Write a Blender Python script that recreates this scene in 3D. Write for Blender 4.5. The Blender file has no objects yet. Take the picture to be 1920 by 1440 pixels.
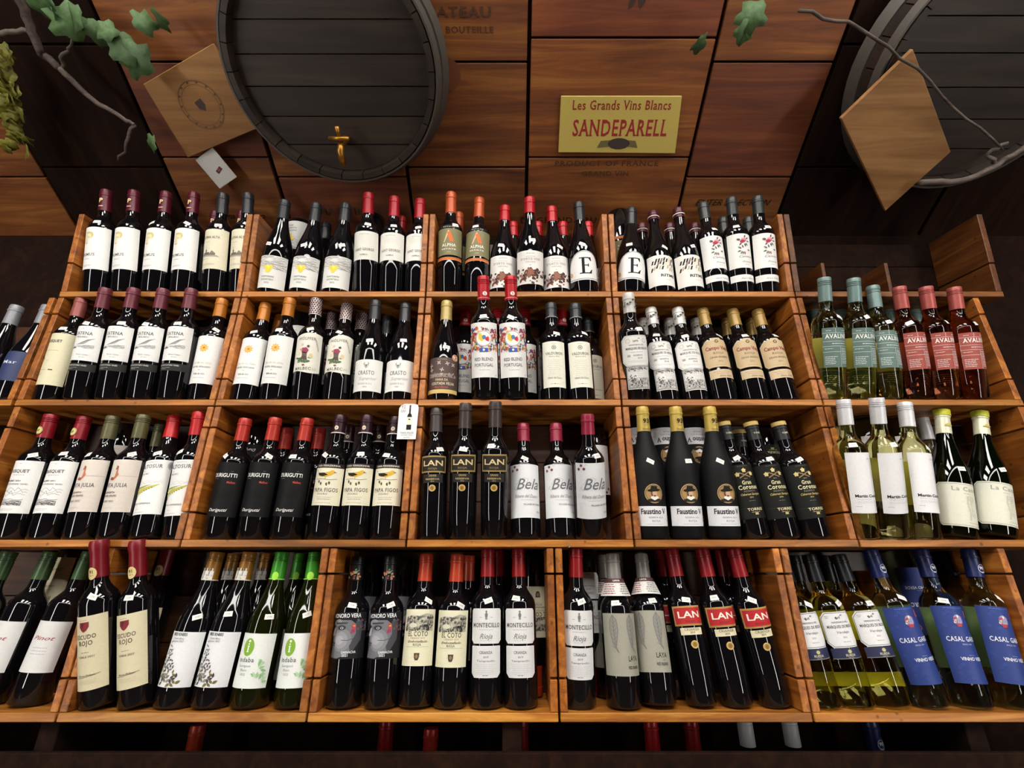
import bpy, bmesh, math, random
from mathutils import Vector, Matrix
random.seed(7)
scene = bpy.context.scene
COL = scene.collection

# ---------------------------------------------------------------- camera
F = 886.0; TH = math.radians(21.7); DIST = 1.142; ZC = 1.35
CT, ST = math.cos(TH), math.sin(TH)
cam_d = bpy.data.cameras.new('camera'); cam = bpy.data.objects.new('camera', cam_d); COL.objects.link(cam)
cam.location = (0, -DIST, ZC); cam.rotation_euler = (math.pi/2 + TH, 0, 0)
cam_d.sensor_fit = 'HORIZONTAL'; cam_d.sensor_width = 36.0; cam_d.lens = F/1920.0*36.0
cam_d.clip_start = 0.01
scene.camera = cam
# ---------------------------------------------------------------- world + view
w = bpy.data.worlds.new('world'); scene.world = w; w.use_nodes = True
w.node_tree.nodes['Background'].inputs[0].default_value = (0.9, 0.72, 0.55, 1)
w.node_tree.nodes['Background'].inputs[1].default_value = 0.007
vs = scene.view_settings
vs.view_transform = 'Standard'; vs.look = 'None'; vs.gamma = 1.0; vs.exposure = -0.42; vs.use_curve_mapping = False

def lin(h):
    if isinstance(h, str):
        h = h.lstrip('#'); rgb = [int(h[i:i+2], 16)/255 for i in (0, 2, 4)]
    else: rgb = [v/255 for v in h]
    return tuple((v/12.92 if v <= .04045 else ((v+.055)/1.055)**2.4) for v in rgb) + (1.0,)

# ---------------------------------------------------------------- materials
MATS = {}
def base_mat(name):
    m = bpy.data.materials.new(name); m.use_nodes = True
    return m, m.node_tree.nodes, m.node_tree.links, m.node_tree.nodes['Principled BSDF']
def ink(c, rough=.62):
    k = ('ink', str(c), rough)
    if k not in MATS:
        m, n, l, b = base_mat('ink_' + str(c).strip('#'))
        b.inputs['Base Color'].default_value = lin(c); b.inputs['Roughness'].default_value = rough
        if max(lin(c)[:3]) < .03: b.inputs['Specular IOR Level'].default_value = .2
        MATS[k] = m
    return MATS[k]
def paper(c, rough=.58):
    k = ('paper', str(c), rough)
    if k not in MATS:
        m, n, l, b = base_mat('paper_' + str(c).strip('#'))
        t = n.new('ShaderNodeTexCoord'); no = n.new('ShaderNodeTexNoise'); no.inputs['Scale'].default_value = 260; no.inputs['Detail'].default_value = 3
        mx = n.new('ShaderNodeMixRGB'); mx.inputs[1].default_value = lin(c)
        d = lin(c); mx.inputs[2].default_value = (d[0]*.86, d[1]*.85, d[2]*.82, 1)
        l.new(t.outputs['Object'], no.inputs['Vector']); l.new(no.outputs['Fac'], mx.inputs[0]); l.new(mx.outputs[0], b.inputs['Base Color'])
        b.inputs['Roughness'].default_value = rough
        if max(lin(c)[:3]) < .03: b.inputs['Specular IOR Level'].default_value = .2
        MATS[k] = m
    return MATS[k]
def foil(c, rough=.36, metal=.15):
    k = ('foil', str(c), rough, metal)
    if k not in MATS:
        m, n, l, b = base_mat('foil_' + str(c).strip('#'))
        t = n.new('ShaderNodeTexCoord'); no = n.new('ShaderNodeTexNoise'); no.inputs['Scale'].default_value = 120
        mx = n.new('ShaderNodeMixRGB'); mx.inputs[1].default_value = lin(c); d = lin(c); mx.inputs[2].default_value = (d[0]*.8, d[1]*.8, d[2]*.8, 1)
        l.new(t.outputs['Object'], no.inputs['Vector']); l.new(no.outputs['Fac'], mx.inputs[0]); l.new(mx.outputs[0], b.inputs['Base Color'])
        b.inputs['Roughness'].default_value = rough; b.inputs['Metallic'].default_value = metal
        MATS[k] = m
    return MATS[k]
def dark_glass(name, c=(.004, .0035, .0045), rough=.035):
    k = ('dg', name)
    if k not in MATS:
        m, n, l, b = base_mat('glass_' + name)
        b.inputs['Base Color'].default_value = (*c, 1); b.inputs['Roughness'].default_value = rough
        b.inputs['IOR'].default_value = 1.52
        if rough > .3: b.inputs['Specular IOR Level'].default_value = .2
        MATS[k] = m
    return MATS[k]
def clear_glass(name, c):
    k = ('cg', name)
    if k not in MATS:
        m, n, l, b = base_mat('glass_' + name)
        b.inputs['Base Color'].default_value = (*c, 1); b.inputs['Roughness'].default_value = 0.0
        b.inputs['IOR'].default_value = 1.36; b.inputs['Transmission Weight'].default_value = 1.0
        MATS[k] = m
    return MATS[k]
def wood(name, c0, c1, c2, axis='X', grain=26.0, rough=.48, bump=.25, knots=True, spec=.5):
    k = ('wood', name)
    if k in MATS: return MATS[k]
    m, n, l, b = base_mat(name)
    t = n.new('ShaderNodeTexCoord'); oi = n.new('ShaderNodeObjectInfo')
    mul = n.new('ShaderNodeVectorMath'); mul.operation = 'SCALE'; mul.inputs['Scale'].default_value = 9.0
    cmb = n.new('ShaderNodeCombineXYZ')
    for i in range(3): l.new(oi.outputs['Random'], cmb.inputs[i])
    l.new(cmb.outputs[0], mul.inputs[0])
    add = n.new('ShaderNodeVectorMath'); add.operation = 'ADD'
    l.new(t.outputs['Object'], add.inputs[0]); l.new(mul.outputs[0], add.inputs[1])
    mp = n.new('ShaderNodeMapping'); s = [grain]*3; s['XYZ'.index(axis)] = grain*.07
    mp.inputs['Scale'].default_value = s
    l.new(add.outputs[0], mp.inputs['Vector'])
    no = n.new('ShaderNodeTexNoise'); no.inputs['Scale'].default_value = 1.6; no.inputs['Detail'].default_value = 7; no.inputs['Roughness'].default_value = .65; no.inputs['Distortion'].default_value = .9
    l.new(mp.outputs[0], no.inputs['Vector'])
    rp = n.new('ShaderNodeValToRGB'); e = rp.color_ramp.elements
    e[0].position = .3; e[0].color = lin(c0); e[1].position = .72; e[1].color = lin(c2)
    q = e.new(.5); q.color = lin(c1)
    l.new(no.outputs['Fac'], rp.inputs['Fac'])
    # broad tone drift + dark knots / nail specks
    n2 = n.new('ShaderNodeTexNoise'); n2.inputs['Scale'].default_value = 3.2; n2.inputs['Detail'].default_value = 2
    l.new(add.outputs[0], n2.inputs['Vector'])
    r2 = n.new('ShaderNodeValToRGB'); r2.color_ramp.elements[0].position = .3; r2.color_ramp.elements[0].color = (.62, .58, .52, 1); r2.color_ramp.elements[1].position = .65; r2.color_ramp.elements[1].color = (1, 1, 1, 1)
    l.new(n2.outputs['Fac'], r2.inputs['Fac'])
    m1 = n.new('ShaderNodeMixRGB'); m1.blend_type = 'MULTIPLY'; m1.inputs[0].default_value = .8
    l.new(rp.outputs[0], m1.inputs[1]); l.new(r2.outputs[0], m1.inputs[2])
    out = m1
    if knots:
        v = n.new('ShaderNodeTexVoronoi'); v.inputs['Scale'].default_value = 26; l.new(add.outputs[0], v.inputs['Vector'])
        r3 = n.new('ShaderNodeValToRGB'); r3.color_ramp.elements[0].position = .06; r3.color_ramp.elements[0].color = (.18, .12, .08, 1); r3.color_ramp.elements[1].position = .13; r3.color_ramp.elements[1].color = (1, 1, 1, 1)
        l.new(v.outputs['Distance'], r3.inputs['Fac'])
        m2 = n.new('ShaderNodeMixRGB'); m2.blend_type = 'MULTIPLY'; m2.inputs[0].default_value = .75
        l.new(m1.outputs[0], m2.inputs[1]); l.new(r3.outputs[0], m2.inputs[2]); out = m2
    # per-board tint
    hs = n.new('ShaderNodeHueSaturation'); mr = n.new('ShaderNodeMapRange'); mr.inputs['To Min'].default_value = .78; mr.inputs['To Max'].default_value = 1.15
    l.new(oi.outputs['Random'], mr.inputs['Value']); l.new(mr.outputs[0], hs.inputs['Value']); l.new(out.outputs[0], hs.inputs['Color'])
    l.new(hs.outputs[0], b.inputs['Base Color'])
    b.inputs['Roughness'].default_value = rough; b.inputs['Specular IOR Level'].default_value = spec
    bp = n.new('ShaderNodeBump'); bp.inputs['Strength'].default_value = bump; bp.inputs['Distance'].default_value = .002
    l.new(no.outputs['Fac'], bp.inputs['Height']); l.new(bp.outputs[0], b.inputs['Normal'])
    MATS[k] = m
    return m
def emit(name, c, s):
    m, n, l, b = base_mat(name)
    b.inputs['Base Color'].default_value = (*c, 1); b.inputs['Emission Color'].default_value = (*c, 1); b.inputs['Emission Strength'].default_value = s
    return m

# ---------------------------------------------------------------- object helpers
def link(name, me, mat=None, parent=None):
    o = bpy.data.objects.new(name, me); COL.objects.link(o)
    if mat is not None and me is not None and len(me.materials) == 0: me.materials.append(mat)
    if parent is not None: o.parent = parent
    return o
def empty(name, label, cat, loc=(0, 0, 0), group=None):
    o = bpy.data.objects.new(name, None); COL.objects.link(o); o.location = loc; o.empty_display_size = .02
    return tag(o, label, cat, group)
def tag(o, label, cat, group=None):
    o['label'] = label; o['category'] = cat
    if group: o['group'] = group
    return o
def struct(o): o['kind'] = 'structure'; return o
def bm_mesh(name, bm, smooth=False):
    me = bpy.data.meshes.new(name); bm.normal_update(); bm.to_mesh(me); bm.free()
    if smooth:
        for p in me.polygons: p.use_smooth = True
    return me
BOX = {}
def box_mesh(sx, sy, sz, bev=.0012):
    """bevelled board centred on its own origin (shared between alike boards)"""
    k = (round(sx, 4), round(sy, 4), round(sz, 4), bev)
    if k not in BOX:
        bm = bmesh.new(); bmesh.ops.create_cube(bm, size=1)
        bmesh.ops.scale(bm, verts=bm.verts, vec=(sx, sy, sz))
        if bev: bmesh.ops.bevel(bm, geom=bm.edges[:], offset=bev, segments=1, affect='EDGES')
        BOX[k] = bm_mesh('board', bm)
    return BOX[k]
def board(name, x0, x1, y0, y1, z0, z1, mat, parent=None, bev=.0012):
    me = box_mesh(x1-x0, y1-y0, z1-z0, bev)
    if len(me.materials) and me.materials[0] != mat:
        me = me.copy(); me.materials.clear()
    o = link(name, me, mat, parent); o.location = ((x0+x1)/2, (y0+y1)/2, (z0+z1)/2)
    return o
def lathe_bm(prof, seg=40):
    bm = bmesh.new(); rings = []
    for r, z in prof:
        if r < 1e-6: rings.append([bm.verts.new((0, 0, z))])
        else: rings.append([bm.verts.new((r*math.sin(2*math.pi*i/seg), -r*math.cos(2*math.pi*i/seg), z)) for i in range(seg)])
    for a, b in zip(rings, rings[1:]):
        for i in range(seg):
            j = (i+1) % seg
            if len(a) == 1 and len(b) > 1: bm.faces.new((a[0], b[j], b[i]))
            elif len(b) == 1 and len(a) > 1: bm.faces.new((a[i], a[j], b[0]))
            elif len(a) > 1: bm.faces.new((a[i], a[j], b[j], b[i]))
    return bm
def smooth_angle(me, ang=40):
    for p in me.polygons: p.use_smooth = True
    try: me.set_sharp_from_angle(angle=math.radians(ang))
    except Exception: pass
def tube_mesh(pts, rads, seg=8):
    bm = bmesh.new(); rings = []
    P = [Vector(p) for p in pts]
    for i, p in enumerate(P):
        d = (P[min(i+1, len(P)-1)] - P[max(i-1, 0)]).normalized()
        a = d.orthogonal().normalized(); b = d.cross(a)
        r = rads[i] if isinstance(rads, (list, tuple)) else rads
        rings.append([bm.verts.new(p + (a*math.cos(2*math.pi*k/seg) + b*math.sin(2*math.pi*k/seg))*r) for k in range(seg)])
    for A, B in zip(rings, rings[1:]):
        # align rings
        best = min(range(seg), key=lambda s: sum((A[k].co - B[(k+s) % seg].co).length for k in range(seg)))
        B[:] = B[best:] + B[:best]
        for k in range(seg): bm.faces.new((A[k], A[(k+1) % seg], B[(k+1) % seg], B[k]))
    bm.faces.new(rings[0][::-1]); bm.faces.new(rings[-1])
    bmesh.ops.recalc_face_normals(bm, faces=bm.faces)
    return bm_mesh('tube', bm, True)

# ---------------------------------------------------------------- lettering (built-in font, optional slab serifs)
TXT = {}
def glyphs(s, st):
    k = (s, st)
    if k in TXT: return TXT[k]
    cu = bpy.data.curves.new('lettering', 'FONT'); cu.body = s; cu.size = 1.0; cu.resolution_u = 2; cu.fill_mode = 'FRONT'
    if st in ('b', 'F', 'B'): cu.offset = .016
    if st == 'B': cu.offset = .022
    if st == 's': cu.offset = .006
    if st == 'f': cu.offset = .011
    if st == 'i': cu.shear = .38; cu.offset = .008
    if st in ('f', 'F'): cu.space_character = 1.12
    o = bpy.data.objects.new('lettering', cu); me = o.to_mesh()
    V = [(v.co.x, v.co.y) for v in me.vertices]; Fc = [tuple(p.vertices) for p in me.polygons]
    cnt = {}
    for f in Fc:
        for a, b in zip(f, f[1:] + f[:1]):
            e = (min(a, b), max(a, b)); cnt[e] = cnt.get(e, 0) + 1
    cap = .69
    big = [v[1] for v in V]
    if big: cap = max(.5, max(big))
    if st in ('f', 'F', 'B'):
        sw = .05; th = .045
        for (a, b), c in cnt.items():
            if c != 1: continue
            (x0, y0), (x1, y1) = V[a], V[b]
            if abs(y0-y1) < .004 and .04 < abs(x0-x1) < .17:
                lo, hi = min(x0, x1) - sw, max(x0, x1) + sw
                if abs(y0) < .03: q = (-.0, th)
                elif y0 > .45: q = (y0-th, y0)
                else: continue
                n = len(V); V += [(lo, q[0] if abs(y0) < .03 else q[0]), (hi, q[0]), (hi, q[1]), (lo, q[1])]; Fc.append((n, n+1, n+2, n+3))
    o.to_mesh_clear(); bpy.data.objects.remove(o); bpy.data.curves.remove(cu)
    if V:
        mn = min(v[0] for v in V); mxx = max(v[0] for v in V)
        V = [((v[0]-mn), v[1]) for v in V]; W = mxx-mn
    else: W = 0
    TXT[k] = (V, Fc, W, .70)
    return TXT[k]

class Art:
    """flat drawing in millimetres (x along the surface, y up) that is later wrapped round a bottle or kept flat"""
    def __init__(s, lay0=1): s.items = []; s.lay = lay0
    def poly(s, pts, c, lay=None):
        s.items.append(([tuple(p) for p in pts], [tuple(range(len(pts)))], c, s.lay if lay is None else lay))
    def rect(s, x0, x1, y0, y1, c, lay=None): s.poly([(x0, y0), (x1, y0), (x1, y1), (x0, y1)], c, lay)
    def ell(s, x, y, rx, ry, c, n=18, lay=None, rot=0):
        cr, sr = math.cos(rot), math.sin(rot)
        s.poly([(x + rx*math.cos(a)*cr - ry*math.sin(a)*sr, y + rx*math.cos(a)*sr + ry*math.sin(a)*cr) for a in [2*math.pi*i/n for i in range(n)]], c, lay)
    def ring(s, x, y, rx, ry, wd, c, n=28, lay=None):
        V = []; Fc = []
        for i in range(n):
            a = 2*math.pi*i/n
            V += [(x+rx*math.cos(a), y+ry*math.sin(a)), (x+(rx-wd)*math.cos(a), y+(ry-wd)*math.sin(a))]
        for i in range(n):
            j = (i+1) % n; Fc.append((2*i, 2*j, 2*j+1, 2*i+1))
        s.items.append((V, Fc, c, s.lay if lay is None else lay))
    def line(s, pts, wd, c, lay=None):
        V = []; Fc = []
        for (x0, y0), (x1, y1) in zip(pts, pts[1:]):
            d = math.hypot(x1-x0, y1-y0) or 1; nx, ny = -(y1-y0)/d*wd/2, (x1-x0)/d*wd/2
            n = len(V); V += [(x0-nx, y0-ny), (x1-nx, y1-ny), (x1+nx, y1+ny), (x0+nx, y0+ny)]; Fc.append((n, n+1, n+2, n+3))
        s.items.append((V, Fc, c, s.lay if lay is None else lay))
    def frame(s, x0, x1, y0, y1, wd, c, lay=None):
        s.rect(x0, x1, y0, y0+wd, c, lay); s.rect(x0, x1, y1-wd, y1, c, lay); s.rect(x0, x0+wd, y0+wd, y1-wd, c, lay); s.rect(x1-wd, x1, y0+wd, y1-wd, c, lay)
    def text(s, t, x, y, h, c, st='s', w=None, al='c', lay=None, rot=0):
        V, Fc, W, cap = glyphs(t, st)
        if not V: return
        k = h/cap; kx = k if w is None else w/W
        x0 = {'c': -W*kx/2, 'l': 0, 'r': -W*kx}[al]
        cr, sr = math.cos(rot), math.sin(rot)
        P = [(vx*kx + x0, vy*k) for vx, vy in V]
        s.items.append(([(x + a*cr - b*sr, y + a*sr + b*cr) for a, b in P], Fc, c, s.lay if lay is None else lay))
    def micro(s, x, y, w, n, c, dy=3.0, h=1.0, al='c', seed=0):
        rnd = random.Random(seed + n)
        for i in range(n):
            ww = w*rnd.uniform(.65, 1.0); a = x - ww/2 if al == 'c' else x
            p = a
            while p < a + ww - 1:
                q = min(p + rnd.uniform(2, 6), a + ww); s.rect(p, q, y-i*dy, y-i*dy+h, c); p = q + 1.0
    def build(s, name, R, Rref, off=.0003, parent=None, zslice=False, matf=ink):
        """R: radius in metres as function of height (m); Rref reference radius for the angle"""
        cols = []; bm = bmesh.new()
        for V, Fc, c, lay in s.items:
            if c not in cols: cols.append(c)
            mi = cols.index(c); vv = [bm.verts.new((a*.001, lay*.001, b*.001)) for a, b in V]
            for f in Fc:
                try: fc = bm.faces.new([vv[i] for i in f]); fc.material_index = mi
                except ValueError: pass
        if R is not None:
            xs = [v.co.x for v in bm.verts]; x = math.ceil(min(xs)/.005)*.005
            while x < max(xs):
                bmesh.ops.bisect_plane(bm, geom=bm.verts[:] + bm.edges[:] + bm.faces[:], plane_co=(x, 0, 0), plane_no=(1, 0, 0), dist=1e-6); x += .005
            zlo = min(v.co.z for v in bm.verts); zhi = max(v.co.z for v in bm.verts)
            for zb in getattr(R, 'breaks', ()):
                if zlo < zb < zhi: bmesh.ops.bisect_plane(bm, geom=bm.verts[:] + bm.edges[:] + bm.faces[:], plane_co=(0, 0, zb), plane_no=(0, 0, 1), dist=1e-6)
            if zslice:
                zs = [v.co.z for v in bm.verts]; z = math.ceil(min(zs)/.006)*.006
                while z < max(zs):
                    bmesh.ops.bisect_plane(bm, geom=bm.verts[:] + bm.edges[:] + bm.faces[:], plane_co=(0, 0, z), plane_no=(0, 0, 1), dist=1e-6); z += .006
        for f in bm.faces:
            f.normal_update()
            if f.normal.y > 0: f.normal_flip()
        for v in bm.verts:
            x, lay, z = v.co; o = off + lay*.22
            if R is None: v.co = (x, -o, z)
            else:
                r = R(z) + o; a = x/Rref; v.co = (r*math.sin(a), -r*math.cos(a), z)
        me = bm_mesh(name, bm, R is not None)
        for c in cols: me.materials.append(matf(c))
        return me
def chamfer(x0, x1, y0, y1, k, k2=None):
    k2 = k if k2 is None else k2
    return [(x0+k2, y0), (x1-k2, y0), (x1, y0+k2), (x1, y1-k), (x1-k, y1), (x0+k, y1), (x0, y1-k), (x0, y0+k2)]
def rnd_rect(x0, x1, y0, y1, r, n=6):
    P = []
    for cx, cy, a0 in ((x1-r, y0+r, -90), (x1-r, y1-r, 0), (x0+r, y1-r, 90), (x0+r, y0+r, 180)):
        for i in range(n+1):
            a = math.radians(a0 + 90*i/n); P.append((cx + r*math.cos(a), cy + r*math.sin(a)))
    return P
# ---------------------------------------------------------------- bottle shapes (fractions of height; radii in metres for H = .31)
SHAPES = {
 'bord': [(.0, .010), (.027, .0), (.0335, .004), (.0365, .016), (.0367, .30), (.0367, .606), (.0362, .625), (.0345, .647), (.0305, .671), (.0247, .694), (.0194, .718), (.0164, .745), (.0152, .79), (.0142, .94), (.0142, .992), (.0120, 1.0), (0, 1.0)],
 'burg': [(.0, .010), (.029, .0), (.0365, .004), (.0405, .016), (.0408, .2), (.0408, .385), (.0404, .43), (.0390, .48), (.0360, .53), (.0318, .58), (.0272, .63), (.0230, .68), (.0192, .73), (.0166, .78), (.0150, .83), (.0142, .94), (.0142, .992), (.0120, 1.0), (0, 1.0)],
 'rhone': [(.0, .010), (.028, .0), (.0350, .004), (.0388, .016), (.0390, .2), (.0390, .47), (.0384, .51), (.0362, .555), (.0325, .60), (.0282, .645), (.0240, .69), (.0200, .735), (.0170, .78), (.0152, .83), (.0142, .94), (.0142, .992), (.0120, 1.0), (0, 1.0)],
 'slim': [(.0, .010), (.022, .0), (.0285, .006), (.0312, .02), (.0325, .2), (.0340, .602), (.0337, .622), (.0322, .645), (.0282, .668), (.0228, .694), (.0182, .72), (.0156, .75), (.0146, .80), (.0140, .94), (.0140, .992), (.0120, 1.0), (0, 1.0)],
}
def make_R(shape, H):
    P = [(r, t*H) for r, t in SHAPES[shape] if r > 0]
    P = [(r, z) for r, z in P if z >= 0]
    def R(z):
        for (r0, z0), (r1, z1) in zip(P, P[1:]):
            if z <= z1:
                if z1 <= z0: continue
                u = max(0, (z-z0)/(z1-z0)); return r0 + (r1-r0)*u
        return P[-1][0]
    R.breaks = [z for r, z in P]
    return R
BODY = {}
def body_mesh(shape, H, mat):
    k = (shape, round(H, 4), mat.name)
    if k not in BODY:
        prof = [(r, t*H) for r, t in SHAPES[shape]]
        bm = lathe_bm(prof, 48); me = bm_mesh('bottle_body', bm); smooth_angle(me, 50); me.materials.append(mat); BODY[k] = me
    return BODY[k]
CAPR = .0162
def cap_profile(kind, zc, H):
    c = zc*H
    if kind == 'screw':
        p = [(CAPR-.0006, c), (CAPR, c+.0005), (CAPR, .925*H)]
        for q in (.935, .95, .963): p += [(CAPR, q*H-.0006), (CAPR-.0016, q*H), (CAPR-.0016, q*H+.001), (CAPR, q*H+.0016)]
        p += [(CAPR, .996*H), (CAPR-.0008, 1.002*H), (0, 1.002*H)]
    elif kind == 'wax':
        p = [(CAPR, c), (CAPR+.0012, c+.001), (CAPR+.0006, .93*H), (CAPR+.0020, .945*H), (CAPR+.0026, .965*H), (CAPR+.0022, .99*H), (CAPR+.0004, 1.006*H), (0, 1.009*H)]
    else:
        p = [(CAPR-.0002, c), (CAPR+.0003, c+.0005), (CAPR-.0008, .925*H), (CAPR-.0006, .934*H), (CAPR+.0006, .938*H), (CAPR+.0006, .95*H), (CAPR-.0004, .954*H), (CAPR-.0002, .985*H), (CAPR-.0016, .999*H), (CAPR-.006, 1.002*H), (0, 1.002*H)]
    return p

# ---------------------------------------------------------------- little drawings
def scribble(A, x0, x1, y0, y1, n, c, wd=.5, seed=1):
    r = random.Random(seed)
    for i in range(n):
        x, y = r.uniform(x0, x1), r.uniform(y0, y1); P = [(x, y)]
        for k in range(5):
            x = min(x1, max(x0, x + r.uniform(2, 7))); y = min(y1, max(y0, y + r.uniform(-3, 3))); P.append((x, y))
        A.line(P, wd, c)
def blobs(A, x0, x1, y0, y1, n, cols, rad, seed=1):
    r = random.Random(seed)
    for i in range(n):
        A.ell(r.uniform(x0, x1), r.uniform(y0, y1), rad*r.uniform(.5, 1.2), rad*r.uniform(.4, 1), r.choice(cols), n=8, rot=r.uniform(0, 3), lay=1 + (i % 4)*.5)
def star(A, x, y, r, c, n=6, k=.45, lay=None):
    A.poly([(x + (r if i % 2 == 0 else r*k)*math.sin(math.pi*i/n), y + (r if i % 2 == 0 else r*k)*math.cos(math.pi*i/n)) for i in range(2*n)], c, lay)
def leaf2(A, x, y, ln, wd, rot, c, lay=None):
    P = [(0, 0), (ln*.3, wd*.5), (ln*.65, wd*.42), (ln, 0), (ln*.65, -wd*.42), (ln*.3, -wd*.5)]
    cr, sr = math.cos(rot), math.sin(rot)
    A.poly([(x+a*cr-b*sr, y+a*sr+b*cr) for a, b in P], c, lay)
def mountains(A, x0, x1, y, h, c, seed=3, n=3, wd=.5):
    r = random.Random(seed)
    for k in range(n):
        P = []; x = x0
        while x < x1: P.append((x, y + k*h*.4 + r.uniform(0, h*.55))); x += r.uniform(3, 7)
        A.line(P, wd, c)

# ---------------------------------------------------------------- bottle types: art(A) fills labels; Lb(...) starts a label
class Kit:
    def __init__(s, H): s.H = H*1000; s.labels = []; s.cap_art = Art(); s.A = None
    def L(s, t0, t1, hw, c, shape='rect', x=0, k=6, off=.0003, name='label', k2=None):
        y0, y1 = t0*s.H, t1*s.H; B = Art(0)
        if shape == 'rect': B.rect(x-hw, x+hw, y0, y1, c)
        elif shape == 'cham': B.poly(chamfer(x-hw, x+hw, y0, y1, k, k2), c)
        elif shape == 'round': B.poly(rnd_rect(x-hw, x+hw, y0, y1, k), c)
        elif shape == 'disc': B.ell(x, (y0+y1)/2, hw, (y1-y0)/2, c, n=28)
        elif shape == 'arch':   # domed top
            P = rnd_rect(x-hw, x+hw, y0, y0+(y1-y0)*.5, 4); P = [p for p in P if p[1] < y0+(y1-y0)*.3]
            lo = [p for p in P if p[0] < x]; hi = [p for p in P if p[0] >= x]
            top = [(x+hw*math.cos(a), y0+(y1-y0)*.34 + (y1-y0)*.66*math.sin(a)) for a in [math.pi*i/20 for i in range(21)]]
            B.poly([(x-hw+4, y0), (x+hw-4, y0), (x+hw-1, y0+1.5), (x+hw, y0+5)] + top + [(x-hw, y0+5), (x-hw+1, y0+1.5)], c)
        elif shape == 'wavy':
            n = 16
            top = [(x+hw-2*hw*i/n, y1 - 4 + 5*math.cos((i/n-.35)*4.6)) for i in range(n+1)]
            bot = [(x-hw+2*hw*i/n, y0 + 3 + 3*math.sin((i/n)*6.5)) for i in range(n+1)]
            B.poly(bot + top, c)
        A = Art(1); s.labels.append((B, A, name, off)); s.A = A
        return A, (lambda t: t*s.H)
TYPES = {}
def T(key, shape, glass, cap, nick, desc, art, kind='bottle', sticker=True, body_name='bottle_body'):
    TYPES[key] = dict(shape=shape, glass=glass, cap=cap, nick=nick, desc=desc, art=art, sticker=sticker)
W = '#e9e8e6'; CR = '#e6e0c2'; GR = '#55504c'; BK = '#161416'; LG = '#9a958e'; GOLD = '#c9a552'; RED = '#a31220'
RW = 'red'   # near-black red-wine glass

def a_primus(K):
    A, y = K.L(.215, .60, 46, W)
    A.text('P', -8, y(.45), 36, '#cbbb7e', 'B'); A.text('P', -8, y(.458), 27, '#e4d9ac', 's', lay=2)
    A.text('PRIMUS', -9, y(.335), 8.5, '#55524f', 'f', w=42); A.micro(-8, y(.305), 26, 1, GR); A.micro(-8, y(.25), 30, 2, LG)
    C = K.cap_art; C.text('P', 0, y(.865), 13, '#e9d79a', 'F'); C.rect(-6, 6, y(.825), y(.832), '#d8c0a0')
T('primus', 'bord', RW, ('cork', .79, '#5c1226'), 'gold-letter bottle', 'maroon-capped bottle with white label and gold letter', a_primus)
def a_alta(K):
    A, y = K.L(.225, .60, 45, '#ddd6bd')
    A.text('CATENA ALTA', -6, y(.51), 7.5, '#4a4642', 'f', w=54); A.micro(-14, y(.475), 26, 1, LG)
    A.rect(-30, 12, y(.352), y(.366), '#6b6257'); A.rect(-24, -4, y(.366), y(.378), '#5a5249'); A.rect(-17, -12, y(.378), y(.405), '#6b6257'); A.line([(-14.5, y(.405)), (-14.5, y(.43))], .8, GR)
    A.poly([(-4, y(.366)), (3, y(.395)), (14, y(.366))], '#7b7164'); A.poly([(-30, y(.352)), (16, y(.352)), (24, y(.338)), (-22, y(.338))], '#a39b8a')
    A.micro(-16, y(.315), 28, 1, LG); A.micro(-6, y(.27), 40, 2, LG)
T('alta', 'bord', RW, ('cork', .79, '#2b2b2f'), 'cream manor-label bottle', 'charcoal-capped bottle with cream label showing a manor house', a_alta)
def a_sant(K):
    A, y = K.L(.05, .375, 52, '#e4e3df')
    scribble(A, -50, 50, y(.27), y(.37), 46, '#7f7d7b', .5, 5); scribble(A, -20, 50, y(.24), y(.29), 22, '#6c6a68', .6, 6)
    A.poly([(-12, y(.275)), (12, y(.275)), (14, y(.262)), (3, y(.2)), (-3, y(.2)), (-13, y(.262))], '#e3c838', lay=2)
    A.poly([(-4, y(.27)), (5, y(.27)), (2, y(.235))], '#efe06a', lay=3)
    A.text('SANTORINI', 0, y(.155), 4.6, '#3a3836', 'f', w=36); A.text('ASSYRTIKO', 0, y(.125), 4.6, '#3a3836', 'f', w=36); A.text('2022', 0, y(.095), 4.4, '#3a3836', 'f')
T('sant', 'burg', RW, ('cork', .80, '#2c2d31'), 'yellow-gem bottle', 'charcoal-capped bottle with sketch label and yellow gem', a_sant)
def a_george(K):
    A, y = K.L(.315, .585, 45, '#e3e1da')
    A.micro(0, y(.555), 40, 1, '#8b8680'); A.micro(0, y(.53), 44, 5, '#dcd8cf', dy=2.6)
    A.text('SAINT GEORGE', 0, y(.40), 7.4, '#4b4744', 'f', w=58); A.text('NEMEA', 0, y(.355), 4.2, '#5a5652', 'f', w=22)
T('george', 'bord', RW, ('cork', .79, '#a2101f'), 'plain red-capped bottle', 'red-capped bottle with plain off-white half label', a_george)
def a_alpha(K):
    A, y = K.L(.35, .60, 44, '#85805a')
    for i in range(-9, 10): A.line([(i*5-6, y(.355)), (i*5+6, y(.595))], .8, '#767149', lay=.8)
    A.poly([(-16, y(.47)), (-12, y(.47)), (1, y(.575)), (-2, y(.585))], '#d9b489'); A.poly([(-5, y(.56)), (4, y(.575)), (15, y(.475)), (3, y(.475))], '#d2691e', lay=2)
    A.text('ALPHA', 0, y(.43), 9, '#efeae0', 'F', w=42, lay=2); A.text('ESTATE', 0, y(.40), 4, '#efeae0', 'b', w=42, lay=2); A.text('AXIA', 0, y(.372), 3.6, '#e6b56b', 'i', lay=2)
    A, y = K.L(.305, .332, 44, '#c86a2b', name='label_band'); A.rect(-44, 44, y(.305), y(.309), '#e6a36a')
    A, y = K.L(.605, .635, 34, '#17130f', name='neck_print', off=.0001); A.text('. ESTATE .', 0, y(.612), 3.2, '#b9b2a4', 'b', w=46)
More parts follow.
